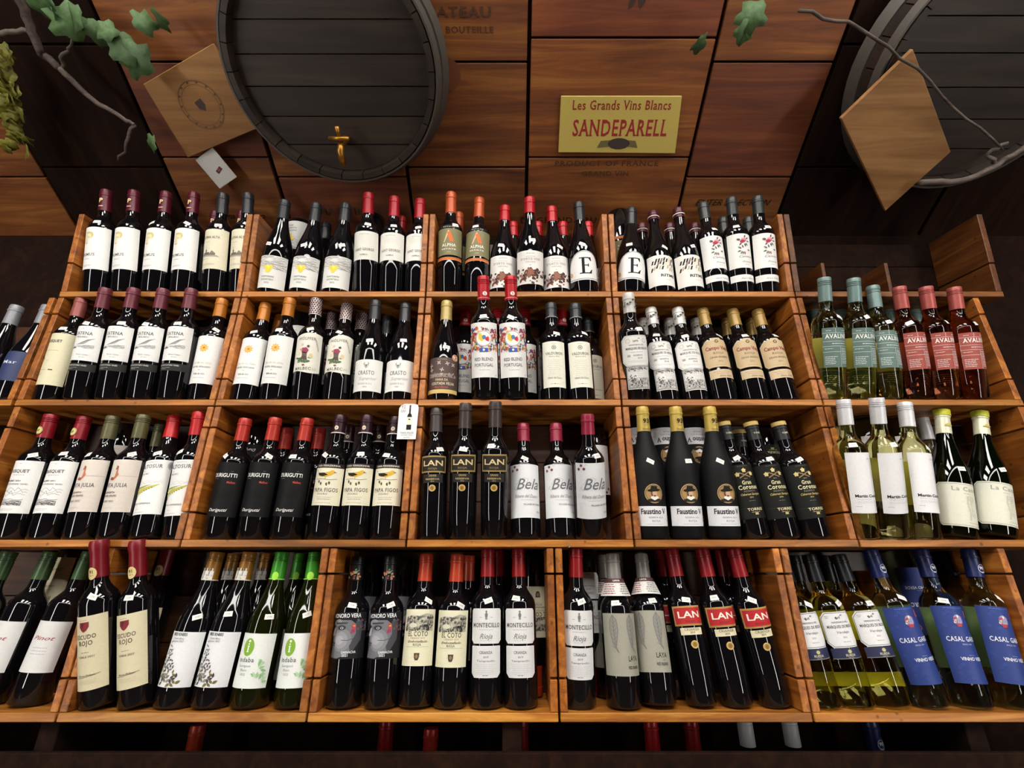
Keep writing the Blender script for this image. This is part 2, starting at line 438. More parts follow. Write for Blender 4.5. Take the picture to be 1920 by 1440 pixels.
T('alpha', 'bord', RW, ('cork', .79, '#bb5227'), 'olive-label bottle', 'orange-capped bottle with olive label and orange band', a_alpha)
def a_orto(K):
    A, y = K.L(.075, .405, 47, '#e8e5e1')
    A.micro(0, y(.375), 34, 1, GR); A.text("D'ORTO VINS", 0, y(.31), 6.5, '#8c837b', 'f', w=58); A.micro(0, y(.345), 40, 1, LG); A.text('NEGRE', 0, y(.285), 3.6, LG, 'f', w=28); A.micro(0, y(.258), 10, 1, '#5a6a9a')
    r = random.Random(4)
    for i in range(90):
        x = r.gauss(0, 21); yy = y(.175) + r.gauss(0, 9)
        A.ell(max(-42, min(42, x)), yy, r.uniform(2, 7.5), r.uniform(1.5, 4.5), r.choice(['#4a241a', '#6b3a2a', '#3a1a14', '#8a5a44', '#5b2c20']), n=7, rot=r.uniform(0, 3), lay=1+(i % 5)*.4)
    A.poly([(-11, y(.165)), (11, y(.165)), (3, y(.225)), (-3, y(.225))], '#8f5a40', lay=4)
T('orto', 'burg', RW, ('cork', .83, '#b5141f'), 'brown-splash bottle', 'red-capped bottle with white label and brown splash drawing', a_orto)
def a_e(K):
    A, y = K.L(.13, .43, 52, '#e9e9e9', 'arch')
    A.line([(50*math.cos(a), y(.13)+(y(.43)-y(.13))*(.34+.66*math.sin(a))-2.2) for a in [math.pi*i/24 for i in range(25)]], 1.2, BK)
    A.line([(-49.5, y(.235)), (-49.5, y(.15)), (-46, y(.142)), (46, y(.142)), (49.5, y(.15)), (49.5, y(.235))], 1.2, BK)
    A.rect(-9, -1, y(.195), y(.355), '#171717'); A.rect(-16, 19, y(.192), y(.202), '#171717'); A.rect(-16, 18, y(.348), y(.358), '#171717'); A.rect(-2, 10, y(.273), y(.281), '#171717'); A.poly([(12, y(.202)), (19, y(.202)), (21, y(.232)), (18.5, y(.232))], '#171717'); A.poly([(11, y(.348)), (18, y(.348)), (19, y(.32)), (16.5, y(.32))], '#171717'); A.poly([(8, y(.262)), (11, y(.262)), (11, y(.292)), (8, y(.292))], '#171717'); A.ell(-44, y(.2), 5, 7, '#b98a2f', rot=.5); A.ell(-44, y(.2), 2.5, 4, '#e4c37a', rot=.5, lay=2); A.micro(42, y(.21), 6, 3, GR)
T('e', 'burg', RW, ('cork', .80, '#27292c'), 'big letter-E bottle', 'charcoal-capped bottle with rounded white label lettered E', a_e)
def a_ritme(K):
    A, y = K.L(.065, .40, 48, '#e8e5e0')
    r = random.Random(8); cols = ['#2a2120', '#5a2c35', '#b9a888', '#7a6a55', '#2a2120', '#e0cf9a']
    for j in range(3):
        for i in range(9):
            x = -30 + i*7.6 - j*3; yy = y(.33) - j*14 + r.uniform(-5, 5)
            if r.random() < .85: A.poly([(x, yy), (x+5, yy+1), (x+9, yy+13), (x+4, yy+12)], r.choice(cols))
    A.text('RITME', 14, y(.16), 8.5, '#2a2624', 'B', w=46); A.micro(14, y(.125), 26, 1, LG)
    C = K.cap_art; C.rect(-51, 51, y(.915), y(.925), '#d8cfc6')
T('ritme', 'burg', RW, ('cork', .885, '#4d1a27'), 'tile-pattern bottle', 'maroon-capped bottle with white label of scattered small tiles', a_ritme)
def a_camins(K):
    A, y = K.L(.245, .58, 42, W)
    r = random.Random(11)
    for i in range(10):
        a = r.uniform(0, 6.3); leaf2(A, 4+9*math.cos(a), y(.51)+9*math.sin(a), 11, 5, a, r.choice(['#3e4a45', '#54605a', '#6a4a50']))
    for i in range(6): A.ell(4+r.uniform(-5, 5), y(.51)+r.uniform(-5, 5), 6.5, 5, r.choice(['#a81f3f', '#c23a55', '#d98a9a']), n=8, lay=2+i*.3)
    for i in range(9):
        a = r.uniform(0, 6.3); leaf2(A, 4+10*math.cos(a), y(.42)+5*math.sin(a), 11, 5, a, r.choice(['#5a635c', '#7c8078', '#b0505a']))
    A.text('Camins', 8, y(.345), 6.5, '#6f6a6c', 'i', w=40); A.text('Priorat', 10, y(.295), 5.5, '#8b8486', 'i', w=30); A.micro(8, y(.275), 14, 1, LG)
    A, y = K.L(.115, .18, 42, W, name='label_strip'); A.text('Alvaro Palacios', 8, y(.137), 4.5, '#8d8788', 'i', w=42)
T('camins', 'bord', RW, ('cork', .815, '#2f3434'), 'red-flower bottle', 'grey-capped bottle with white label and red flower', a_camins)
def a_bousgold(K):
    A, y = K.L(.14, .605, 44, '#d9d2b2')
    A.text('BOUSQUET', -8, y(.52), 7.5, '#3a352c', 'b', w=48); A.micro(-22, y(.50), 10, 1, LG); A.micro(-4, y(.445), 50, 1, '#7d745c'); A.micro(-24, y(.43), 8, 1, LG)
    A.rect(-26, -17, y(.345), y(.375), '#a98a55'); A.ell(-21.5, y(.375), 4.5, 3, '#8c6c3d'); A.micro(-6, y(.355), 14, 1, LG); A.micro(-14, y(.27), 34, 1, GR); A.rect(4, 14, y(.268), y(.278), '#4a443a'); A.micro(-20, y(.235), 24, 2, LG)
T('bousgold', 'bord', RW, ('cork', .80, '#97504a'), 'tall cream-label bottle', 'salmon-capped bottle with tall cream label at far left', a_bousgold)
def a_catena(K):
    A, y = K.L(.325, .622, 44, W)
    A.micro(0, y(.595), 10, 1, LG); A.text('CATENA', 0, y(.545), 8.5, '#4a4648', 'f', w=46); A.text('MALBEC', 0, y(.52), 4, '#6d686a', 'f', w=28)
    for k in range(9): A.line([(-12+k*2.5, y(.455)+k*.4), (-2+k*2.6, y(.47)+k*1.2), (8+k*2.5, y(.49)+k*1.1), (14+k*1.5, y(.505)+k*.6)], .55, '#94908e')
    A.line([(-14, y(.44)), (0, y(.45)), (12, y(.445)), (30, y(.46))], .7, '#6d6a6c'); scribble(A, -8, 30, y(.43), y(.46), 16, '#a5a19f', .5, 7)
    A.poly([(-24, y(.425)), (-8, y(.43)), (-9, y(.437)), (-15, y(.437)), (-16, y(.455)), (-19, y(.437)), (-25, y(.432))], '#57534f')
    A.micro(-26, y(.385), 8, 1, LG); A.text('Nicolas Catena', 8, y(.37), 4, '#a19c9a', 'i', w=28); A.micro(10, y(.352), 20, 1, LG)
    A, y = K.L(.238, .300, 44, '#2e2c2d', name='label_strip'); A.text('HIGH MOUNTAIN VINES', -2, y(.278), 3.6, '#c8c4be', 'b', w=52); A.micro(-8, y(.262), 36, 1, '#b0aba4'); A.micro(-12, y(.25), 24, 1, '#b0aba4')
T('catena', 'bord', RW, ('cork', .81, '#6b2c38'), 'mountain-sketch bottle', 'dusty-maroon-capped bottle with white mountain-sketch label', a_catena)
def a_clos(K):
    A, y = K.L(.155, .595, 44, W)
    star(A, 0, y(.48), 13, '#e2a13a', 10, .62); star(A, 0, y(.48), 9, '#eeb95a', 8, .7, lay=2); A.ell(1, y(.48), 3.5, 3.5, '#c9793a', lay=3)
    r = random.Random(3)
    for i in range(10): a = i*.63; star(A, 20*math.cos(a), y(.48)+17*math.sin(a), .9, '#9aa0b0', 4)
    A.text('Clos de los Siete', 0, y(.335), 5.5, '#c8b9a4', 'i', w=52); A.text('MICHEL ROLLAND', 0, y(.30), 4, '#5d5957', 'f', w=48); A.micro(0, y(.275), 10, 1, LG); A.text('Valle de Uco', 0, y(.235), 5, '#6f6a68', 'i', w=28); A.micro(0, y(.205), 40, 1, LG)
T('clos', 'bord', RW, ('cork', .815, '#b9701f'), 'sun-label bottle', 'amber-capped bottle with white label and golden sun', a_clos)
def a_wolf(K):
    A, y = K.L(.245, .61, 44, '#dedbd0', 'wavy')
    A.text('W\u00d6LFFER', 2, y(.545), 8, '#6b6862', 'f', w=48)
    r = random.Random(5)
    for i in range(30): A.ell(r.gauss(-2, 9), y(.34)+abs(r.gauss(0, 6)), r.uniform(2, 5), r.uniform(1.5, 3), r.choice(['#4e6b3c', '#3d5a34', '#62794a']), n=7, lay=1+(i % 4)*.4)
    A.poly([(-8, y(.37)), (8, y(.36)), (6, y(.40)), (-6, y(.40))], '#4a3030', lay=2.6)
    A.poly([(-8, y(.43)), (6, y(.42)), (10, y(.45)), (4, y(.475)), (-8, y(.47))], '#8e2a4a', lay=3); A.poly([(-6, y(.40)), (6, y(.39)), (7, y(.43)), (-7, y(.435))], '#4f4a3a', lay=3)
    A.ell(8, y(.485), 3.6, 3.6, '#3a2a24', n=10, lay=3.4); A.ell(-14, y(.42), 4, 5, '#d8c49a', n=8, lay=3); A.ell(16, y(.4), 5, 7, '#cbb98a', n=8, lay=3); A.ell(-10, y(.455), 4, 3, '#b98a6a', n=8, lay=3.2); A.ell(-8, y(.5), 4, 4, '#c9b0a0', n=8, lay=2); A.ell(0, y(.315), 4, 3, '#7a4a3a', n=8, lay=2)
    A.text('MALBEC', -2, y(.272), 8, '#4f4b48', 'f', w=44); A.micro(28, y(.285), 12, 2, LG)
    A.text('ARGENTINA', 28, y(.50), 4, '#6b6862', 'f', rot=-1.25)
    C = K.cap_art
    for j in range(9):
        for i in range(16):
            x = -51 + i*6.4 + (j % 2)*3.2; yy = y(.828) + j*5.9
            C.poly([(x, yy), (x+5.6, yy+.4), (x+3.0, yy+5.6)], '#3f0d1e')
T('wolf', 'bord', RW, ('cork', .82, '#e8dad6'), 'checkered-cap bottle', 'bottle with red and white patterned cap, wavy cream label', a_wolf)
def a_crasto(K):
    A, y = K.L(.085, .375, 47, '#e6e5e2')
    A.line([(-4, y(.35)), (-6, y(.33)), (-3, y(.305)), (0, y(.295)), (3, y(.305)), (6, y(.33)), (4, y(.35))], 1, '#5a5654'); A.poly([(-3, y(.325)), (3, y(.325)), (0, y(.298))], '#6b6562'); A.line([(-8, y(.34)), (-3, y(.325)), (3, y(.325)), (8, y(.34))], .8, '#5a5654')
    A.text('CRASTO', 0, y(.235), 11, '#6a6563', 'f', w=44); A.text('Superior', 6, y(.185), 9, '#a9a5a2', 'i', w=48); A.text('DOURO D.O.C.', 0, y(.145), 4.5, '#8a8582', 'f', w=38); A.text('2020', 0, y(.118), 3.2, GR, 'f')
T('crasto', 'rhone', RW, ('cork', .80, '#2c2d30'), 'half-label shield bottle', 'charcoal-capped bottle with low white label and horned shield', a_crasto)
def a_vinha(K):
    A, y = K.L(.065, .395, 48, '#4d3a35')
    A.rect(-48, 48, y(.065), y(.10), '#cdb06a'); A.micro(0, y(.375), 36, 1, '#b8a58f')
    for i, (x, t) in enumerate([(-32, .32), (-8, .345), (14, .34), (0, .28), (30, .33), (-30, .28)]):
        for k in range(4): leaf2(A, x, y(t), 7, 3, k*1.5 + i, '#b9aca0')
    A.rect(-38, 40, y(.21), y(.245), '#8b7c74'); blobs(A, -36, 38, y(.21), y(.26), 22, ['#5d4a44', '#a79a90', '#4a3833'], 3, 2)
    A.text('VINHA DA', 0, y(.178), 6, '#d8bf8a', 'F', w=34, lay=2); A.text('COUTADA VELHA', 4, y(.142), 7, '#e0d2b4', 'F', w=62, lay=2); A.text('Red Blend', 0, y(.112), 5.5, '#c0544a', 'i', w=36, lay=2)
    A, y = K.L(.37, .435, 9.5, '#c25a2a', 'disc', x=36, off=.0007, name='score_sticker'); A.text('92', 36, y(.385), 10, '#efe2d0', 'b'); A.ring(36, y(.4025), 9, 9, 1, '#efd9c0')
T('vinha', 'burg', RW, ('cork', .80, '#b9a262'), 'brown-label bottle', 'pale-gold-capped bottle with brown label and orange score sticker', a_vinha)
def a_redb(K):
    A, y = K.L(.165, .60, 43, W)
    blobs(A, -41, 41, y(.375), y(.555), 210, ['#a8323a', '#c96a3a', '#31508f', '#5a7a4a', '#7a3b6a', '#d8a13c', '#a8323a', '#e6e2da'], 4.6, 9)
    A.ell(0, y(.47), 21, 21, '#f0eee8', n=28, lay=3.2); A.ring(0, y(.47), 20, 20, 1.1, '#3a4a7c', lay=3.6)
    A.poly([(-13, y(.465)), (-4, y(.445)), (2, y(.465)), (-2, y(.495)), (-8, y(.505)), (-14, y(.49))], '#e0c030', lay=3.8); A.ell(-9, y(.50), 4.5, 4.5, '#e0c030', n=10, lay=3.9); A.ell(1, y(.48), 5, 6, '#4a7ab0', n=10, lay=4.1)
    for k in range(5): leaf2(A, 3, y(.465), 14, 3.5, -.55+k*.3, '#c92a30', lay=4)
    blobs(A, -11, 9, y(.425), y(.442), 9, ['#c24a4a', '#4a6aa8', '#6a8a4a'], 2, 3)
    A.rect(-11, 11, y(.365), y(.395), '#2f55a8', lay=4); A.ell(0, y(.38), 3, 3, '#e8e6e0', n=8, lay=4.4)
    A.text('RED BLEND', -1, y(.295), 8.5, '#3c3f52', 's', w=50); A.text('PORTUGAL', -1, y(.25), 8.5, '#3c3f52', 's', w=50); A.micro(2, y(.222), 40, 1, LG); A.micro(34, y(.182), 8, 1, GR)
    C = K.cap_art; C.ell(4, y(.85), 5.6, 5.6, '#e7dcd4', n=16); C.text('S', 4, y(.84), 6.5, '#a31220', 'b', lay=2); C.rect(-51, 51, y(.815), y(.819), '#e0a0a0')
T('redb', 'bord', RW, ('screw', .80, '#b3121f'), 'folk-flower bottle', 'red screw-capped bottle with colourful folk-flower label', a_redb)
def a_vald(K):
    A, y = K.L(.125, .565, 34, '#e4e3d4')
    A.micro(0, y(.54), 18, 1, LG); A.ring(0, y(.505), 6, 6, 1.6, '#6f6d66'); A.ell(0, y(.505), 2.6, 2.6, '#8a887f')
    A.text('VALDUBON', 0, y(.435), 7.5, '#4f4d47', 'f', w=48); A.text('Reserva 2018', 0, y(.412), 3.8, '#7a776e', 'i', w=28); A.micro(0, y(.38), 40, 10, '#b7b4a6', dy=5.2, h=1.1)
    A.text('Ribera del Duero', 0, y(.205), 4.8, '#77736a', 'i', w=38); A.micro(0, y(.155), 34, 1, LG); A.ell(0, y(.158), 1.5, 1.2, GR, n=6)
    C = K.cap_art; C.rect(-51, 51, y(.842), y(.848), '#9a9a98')
T('vald', 'bord', RW, ('cork', .835, '#2e3236'), 'narrow cream-label bottle', 'charcoal-capped bottle with tall narrow off-white label', a_vald)
def a_riscal(K):
    A, y = K.L(.305, .585, 42, '#e4e3e1', 'cham', k=12, k2=12)
    P = chamfer(-39.5, 39.5, y(.312), y(.578), 12, 12); A.line(P + P[:1], .7, '#77736f')
    A.ring(-22, y(.535), 6, 6, 1, '#b9a58a'); A.ring(22, y(.535), 6, 6, 1, '#8f8b88'); blobs(A, -8, 8, y(.525), y(.56), 10, ['#6b6765', '#9a9592', '#b9a58a'], 2.6, 4)
    A.text('HEREDEROS DEL', 0, y(.49), 3.6, '#55514f', 'f', w=40); A.text('MARQUES DE RISCAL', 2, y(.455), 6, '#3f3c3b', 'F', w=62); A.micro(0, y(.43), 46, 1, LG); A.text('RESERVA', 2, y(.395), 4, GR, 'f', w=24); A.text('2018', 6, y(.37), 4.2, GR, 'f'); A.micro(0, y(.35), 50, 2, '#b9b5b2'); A.rect(-26, -18, y(.39), y(.41), '#a59d95')
    A, y = K.L(.10, .30, 32, '#deddda', name='etched_label'); A.frame(-30, 30, y(.108), y(.296), .8, '#4c4948')
    A.rect(-28, 28, y(.112), y(.20), '#a8a5a2', lay=.7); blobs(A, -27, 27, y(.12), y(.19), 120, ['#3f3c3b', '#7d7977', '#a7a3a0', '#c9c6c3'], 3.2, 5); blobs(A, -28, 28, y(.265), y(.29), 34, ['#5b5856', '#8d8987'], 2.6, 6); blobs(A, -24, -8, y(.15), y(.23), 20, ['#3f3c3b', '#6b6765'], 2.2, 8); A.micro(10, y(.255), 32, 6, '#9d9996', dy=5, h=.9)
    C = K.cap_art; blobs(C, -30, 30, y(.85), y(.93), 26, ['#3a3735', '#6f6b68', '#8d8985'], 3, 12)
T('riscal', 'bord', RW, ('cork', .81, '#cfccc6'), 'silver-capped etched-label bottle', 'silver-capped bottle with white octagonal label over etched picture', a_riscal)
def a_campo(K):
    A, y = K.L(.325, .605, 42, '#c3aa84', 'cham', k=15, k2=8)
    A.poly([(-14, y(.60)), (14, y(.60)), (10, y(.622)), (-10, y(.622))], '#c3aa84'); P = chamfer(-39.5, 39.5, y(.333), y(.598), 14, 7); A.line(P + P[:1], .6, '#e0d0b0')
    A.ell(0, y(.585), 5, 5, '#5a4426', lay=2); A.ell(0, y(.585), 2.5, 2.5, '#c0a468', lay=3)
    A.text('Campo Viejo', 0, y(.50), 10.5, '#7c1c24', 'B', w=64); A.text('RIOJA', 0, y(.455), 6, '#6f6350', 'f', w=30); A.text('GRAN RESERVA', 0, y(.415), 5, '#5a4f3e', 'f', w=50); A.text('2015', 0, y(.375), 4, '#6f6350', 'f'); A.micro(0, y(.345), 40, 1, '#a28c68')
    A, y = K.L(.215, .30, 36, '#cdb795', name='label_strip'); A.micro(0, y(.275), 50, 2, '#8a7759', dy=5); A.text('Elena Adell', 6, y(.228), 5, '#6b5a40', 'i', w=34)
T('campo', 'bord', RW, ('cork', .81, '#9c7c3c'), 'tan-label bottle', 'gold-capped bottle with tan octagonal label, red lettering', a_campo)
def ava(c, dk):
    def f(K):
        A, y = K.L(.255, .57, 34, c)
        A.rect(-34, 34, y(.528), y(.530), '#d8dedb'); A.rect(-4, -3.4, y(.53), y(.565), '#d8dedb'); A.micro(-20, y(.545), 16, 1, '#d8dedb'); A.micro(20, y(.545), 20, 1, '#d8dedb')
        A.text('AVALINE', 0, y(.485), 11, '#f0f0ea', 'f', w=56); A.rect(-34, 34, y(.46), y(.462), '#d8dedb'); A.micro(4, y(.44), 50, 1, '#e4e8e4', h=1.3); A.rect(-34, 34, y(.42), y(.422), '#d8dedb'); A.rect(6, 6.6, y(.255), y(.42), '#d8dedb')
        A.micro(-30, y(.40), 26, 1, '#dfe4e0', al='l'); A.rect(-34, 6, y(.375), y(.377), '#d8dedb'); A.micro(-30, y(.335), 32, 5, '#dfe4e0', al='l', dy=4.5, h=1.2); A.micro(9, y(.40), 23, 10, '#dfe4e0', al='l', dy=4.2, h=1.2, seed=4)
        B, y = K.L(.27, .52, 36, '#e2e0cc', x=math.pi*.0367*1000, name='back_label')
    return f
T('avag', 'bord', 'white', ('screw', .80, '#6f8783'), 'sage-label bottle', 'clear white-wine bottle with sage green cap and label', ava('#587069', '#4a605a'))
T('avar', 'bord', 'rose', ('screw', .80, '#a8504a'), 'coral-label bottle', 'clear rose-wine bottle with coral red cap and label', ava('#9c4438', '#8a3a30'))
def a_bous(K):
    A, y = K.L(.195, .60, 44, W)
    A.micro(0, y(.575), 8, 1, LG); A.text('BOUSQUET', -4, y(.505), 7.5, '#3a3838', 'b', w=52); A.micro(2, y(.485), 36, 1, LG); A.text('MALBEC 2021', -6, y(.435), 3.8, '#4a4646', 'b', w=34); A.text('MADE WITH ORGANIC GRAPES', -2, y(.41), 3.6, '#4a4646', 's', w=56)
    mountains(A, -40, 30, y(.32), 16, '#77747a', 4, 3, .6); mountains(A, -40, 26, y(.285), 6, '#4b484c', 8, 2, .9); scribble(A, -38, 24, y(.255), y(.285), 26, '#55514f', .8, 9); A.micro(-10, y(.225), 46, 2, '#b5b1ae')
    C = K.cap_art; C.ell(-4, y(.86), 9, 10, '#d8cf8c', n=18); C.ring(-4, y(.86), 8, 9, .8, '#5d6a2e', lay=2); C.ell(-4, y(.86), 5, 5, '#c9b765', n=12, lay=2); leaf2(C, -7, y(.85), 8, 4, .8, '#55702e', lay=3)
T('bous', 'bord', RW, ('screw', .80, '#8e1422'), 'gold-badge red-capped bottle', 'red screw-capped bottle with gold cap badge, mountain label', a_bous)
def a_julia(K):
    A, y = K.L(.205, .61, 43, '#d9cfc6')
    for i in range(9): A.rect(-42, 42, y(.23)+i*13, y(.23)+i*13+.5, '#cfc4ba', lay=.8)
    A.poly([(-16, y(.47)), (-10, y(.46)), (-6, y(.48)), (-4, y(.535)), (-1, y(.555)), (0, y(.505)), (3, y(.49)), (-2, y(.465)), (-8, y(.445)), (-18, y(.45))], '#b5704f'); A.poly([(-8, y(.53)), (-5, y(.565)), (-1, y(.555)), (-2, y(.53))], '#9c5538', lay=2); A.ell(-12, y(.46), 5, 3.5, '#8a4a38', lay=2); A.rect(4, 40, y(.478), y(.480), '#9b928a')
    A.text('SANTA JULIA', -6, y(.395), 9, '#4a4442', 'f', w=62); A.text('MADE WITH', -12, y(.345), 4.6, '#6b5a50', 'b', w=30); A.text('ORGANIC GRAPES', -12, y(.32), 4.6, '#6b5a50', 'b', w=42); A.text('MALBEC 2022', -12, y(.28), 4.2, '#6b5a50', 's', w=34); A.micro(-8, y(.235), 40, 1, '#b5aba3')
T('julia', 'bord', RW, ('screw', .80, '#5f5c3b'), 'hand-drawing bottle', 'olive-capped bottle with beige label and brown hand drawing', a_julia)
def a_alto(K):
    A, y = K.L(.17, .59, 42, W)
    A.micro(0, y(.57), 34, 1, LG); A.text('ALTOSUR', -4, y(.525), 9, '#4b484a', 'f', w=54); A.micro(-18, y(.50), 8, 1, LG); A.text('MALBEC', -14, y(.475), 3.6, '#77737a', 'f', w=22)
    mountains(A, -34, 34, y(.40), 9, '#a9a6a4', 6, 2, .5)
    A.poly([(-34, y(.33)), (-16, y(.36)), (8, y(.385)), (26, y(.40)), (12, y(.37)), (-8, y(.345)), (-34, y(.315))], '#b6b04a'); A.poly([(-34, y(.375)), (-10, y(.385)), (10, y(.395)), (-12, y(.372)), (-34, y(.36))], '#8a9a52', lay=2); A.poly([(-34, y(.35)), (-10, y(.37)), (4, y(.382)), (-14, y(.36)), (-34, y(.343))], '#d8cf6a', lay=3)
    for i in range(9): A.ell(-30+i*5, y(.305)+i*2.6, 1.6, 1.3, '#55603a', n=6)
    A.rect(-30, -26, y(.285), y(.31), '#8a3a34'); A.text('FINCA SOPHENIA', -8, y(.245), 4, '#5d595b', 'f', w=46); A.micro(-14, y(.21), 12, 1, '#b59a9a'); A.micro(-10, y(.185), 40, 1, LG)
    A, y = K.L(.515, .58, 10, '#9b9b9d', 'disc', x=42, off=.0006, name='medal_sticker'); A.ring(42, y(.5475), 9, 9, 1, '#d0d0d2'); A.ell(42, y(.5475), 4, 5, '#828285')
T('alto', 'bord', RW, ('cork', .80, '#b81d22'), 'vineyard-label bottle', 'bright red-capped bottle with vineyard drawing and silver medal', a_alto)
def a_duri(K):
    A, y = K.L(.175, .605, 47, '#121112', off=.0002)
    A.text('DURIGUTTI', 0, y(.485), 9, '#e4e2df', 'b', w=56); A.micro(-18, y(.47), 18, 1, '#8d8a88', h=.8); A.text('Malbec', 18, y(.435), 5.2, '#b9402e', 'b', w=18); A.micro(16, y(.53), 8, 1, '#77504a')
    for i in range(5): A.poly([(-20+i*9, y(.32)+i), (-12+i*9, y(.385)), (-8+i*9, y(.385)), (-14+i*9, y(.31))], '#0b0a0b')
    A.text('Durigutti', 0, y(.215), 7, '#dedbd8', 'i', w=44)
T('duri', 'bord', RW, ('cork', .80, '#b33024'), 'black-label bottle', 'orange-red-capped bottle with matt black label, white signature', a_duri)
def a_papa(K):
    A, y = K.L(.255, .575, 42, '#e6e0c8')
    A.rect(-42, 42, y(.545), y(.578), '#241f1e'); A.text('CASA FERREIRINHA', 0, y(.554), 4.4, '#d8d2c2', 'b', w=60, lay=2)
    A.poly([(-24, y(.49)), (-14, y(.475)), (0, y(.47)), (12, y(.488)), (18, y(.503)), (14, y(.52)), (8, y(.517)), (-4, y(.507)), (-14, y(.503))], '#cfa32e'); A.ell(13, y(.512), 5.5, 4.6, '#d6ab35', n=12, lay=1.5); A.poly([(17, y(.515)), (24, y(.508)), (17, y(.506))], '#6d3a2c', lay=2)
    A.poly([(-22, y(.505)), (-6, y(.505)), (4, y(.49)), (-8, y(.477)), (-20, y(.485)), (-27, y(.527)), (-30, y(.53))], '#221d1a', lay=2.4); A.line([(-28, y(.455)), (-10, y(.458)), (8, y(.45)), (26, y(.458))], 1, '#5d5142'); A.line([(-2, y(.47)), (-2, y(.456))], .8, GR)
    for x, t in ((-12, .435), (2, .43), (-18, .45), (8, .44)): leaf2(A, x, y(t), 9, 5, -1.4, '#4c4f30')
    A.text('PAPA FIGOS', 0, y(.358), 9, '#4f4742', 'f', w=62); A.text('DOURO', -4, y(.335), 4, GR, 'f', w=24); A.micro(0, y(.315), 50, 1, LG); A.micro(0, y(.30), 44, 1, GR); A.micro(0, y(.272), 52, 1, LG)
    C = K.cap_art; C.rect(-51, 51, y(.84), y(.848), '#d8d0c6'); C.ell(0, y(.885), 4.5, 5.5, '#d8d0bb', n=14); C.ell(0, y(.885), 2, 2.5, '#b08d3a', n=8, lay=2)
T('papa', 'bord', RW, ('cork', .835, '#33131f'), 'yellow-bird bottle', 'plum-capped bottle with cream label and yellow bird', a_papa)
def lan(bg, fr, tx, st_bg, st_tx, red):
    def f(K):
        A, y = K.L(.475, .60, 37 if red else 35, fr)
        h = 36 if red else 34
        A.frame(-h+1, h-1, y(.48), y(.595), .7, '#8a6a32', lay=1); A.rect(-h+3, h-3, y(.486), y(.589), bg, lay=1.3); A.text('LAN', 0, y(.525), 13, tx, 'b', w=50, lay=2); A.text('RIOJA', 0, y(.497), 4, '#8a7a4a' if not red else '#6b1014', 'b', w=22, lay=2)
        A, y = K.L(.418 if red else .40, .462, 26, st_bg, name='label_strip'); 
        A.text('CRIANZA' if red else 'GRAN', 0, y(.444), 4.6, st_tx, 'f', w=34 if red else 18); A.text('2019' if red else 'RESERVA', 0, y(.427 if red else .42), 3.8, st_tx, 'b', w=None if red else 34)
        if not red: A.text('2016', 0, y(.405), 3, st_tx, 's')
        A, y = K.L(.335, .385, 8.5, '#b08a3e', 'disc', name='seal'); A.ring(0, y(.36), 7.6, 7.2, 1.1, '#e0c47e'); A.ell(0, y(.36), 3.5, 4, '#7d5f26')
    return f
T('lang', 'slim', RW, ('cork', .80, '#453b38'), 'gold-framed black-label bottle', 'slim brown-capped bottle with gold-framed black label', lan('#2b2620', '#b89a58', '#d9c48e', '#2a2522', '#b39f6c', False))
T('lanr', 'slim', RW, ('cork', .80, '#8c131c'), 'red square-label bottle', 'red-capped bottle with gold-framed red label and gold seal', lan('#b01820', '#c9a25a', '#efe6d6', '#e2d8b6', '#5a5240', True))
def a_bela(K):
    A, y = K.L(.165, .605, 45, '#dcdde0')
    for x, t in ((-26, .585), (-33, .555), (-19, .558)): star(A, x, y(t), 4.8, '#6b1730', 6, .5)
    A.micro(-14, y(.59), 7, 1, LG); A.text('Bela', 8, y(.395), 26, '#66656c', 'i', w=58); A.line([(-22, y(.43)), (-14, y(.47)), (-2, y(.49)), (8, y(.475)), (4, y(.445))], .7, '#8a8990'); A.line([(-24, y(.42)), (-30, y(.405)), (-22, y(.39)), (-8, y(.395))], .7, '#8a8990')
    A.text('Ribera del Duero', 4, y(.325), 8, '#86858b', 'i', w=60); A.rect(-10, 22, y(.305), y(.307), '#a3a2a8'); A.text('VILLALBA DE DUERO', 18, y(.265), 3.8, '#4f4d55', 'f', w=46); A.text('2020', 34, y(.205), 4, '#77767c', 'f')
T('bela', 'bord', RW, ('cork', .83, '#96263f'), 'three-star bottle', 'crimson-capped bottle with pale label and three dark stars', a_bela)
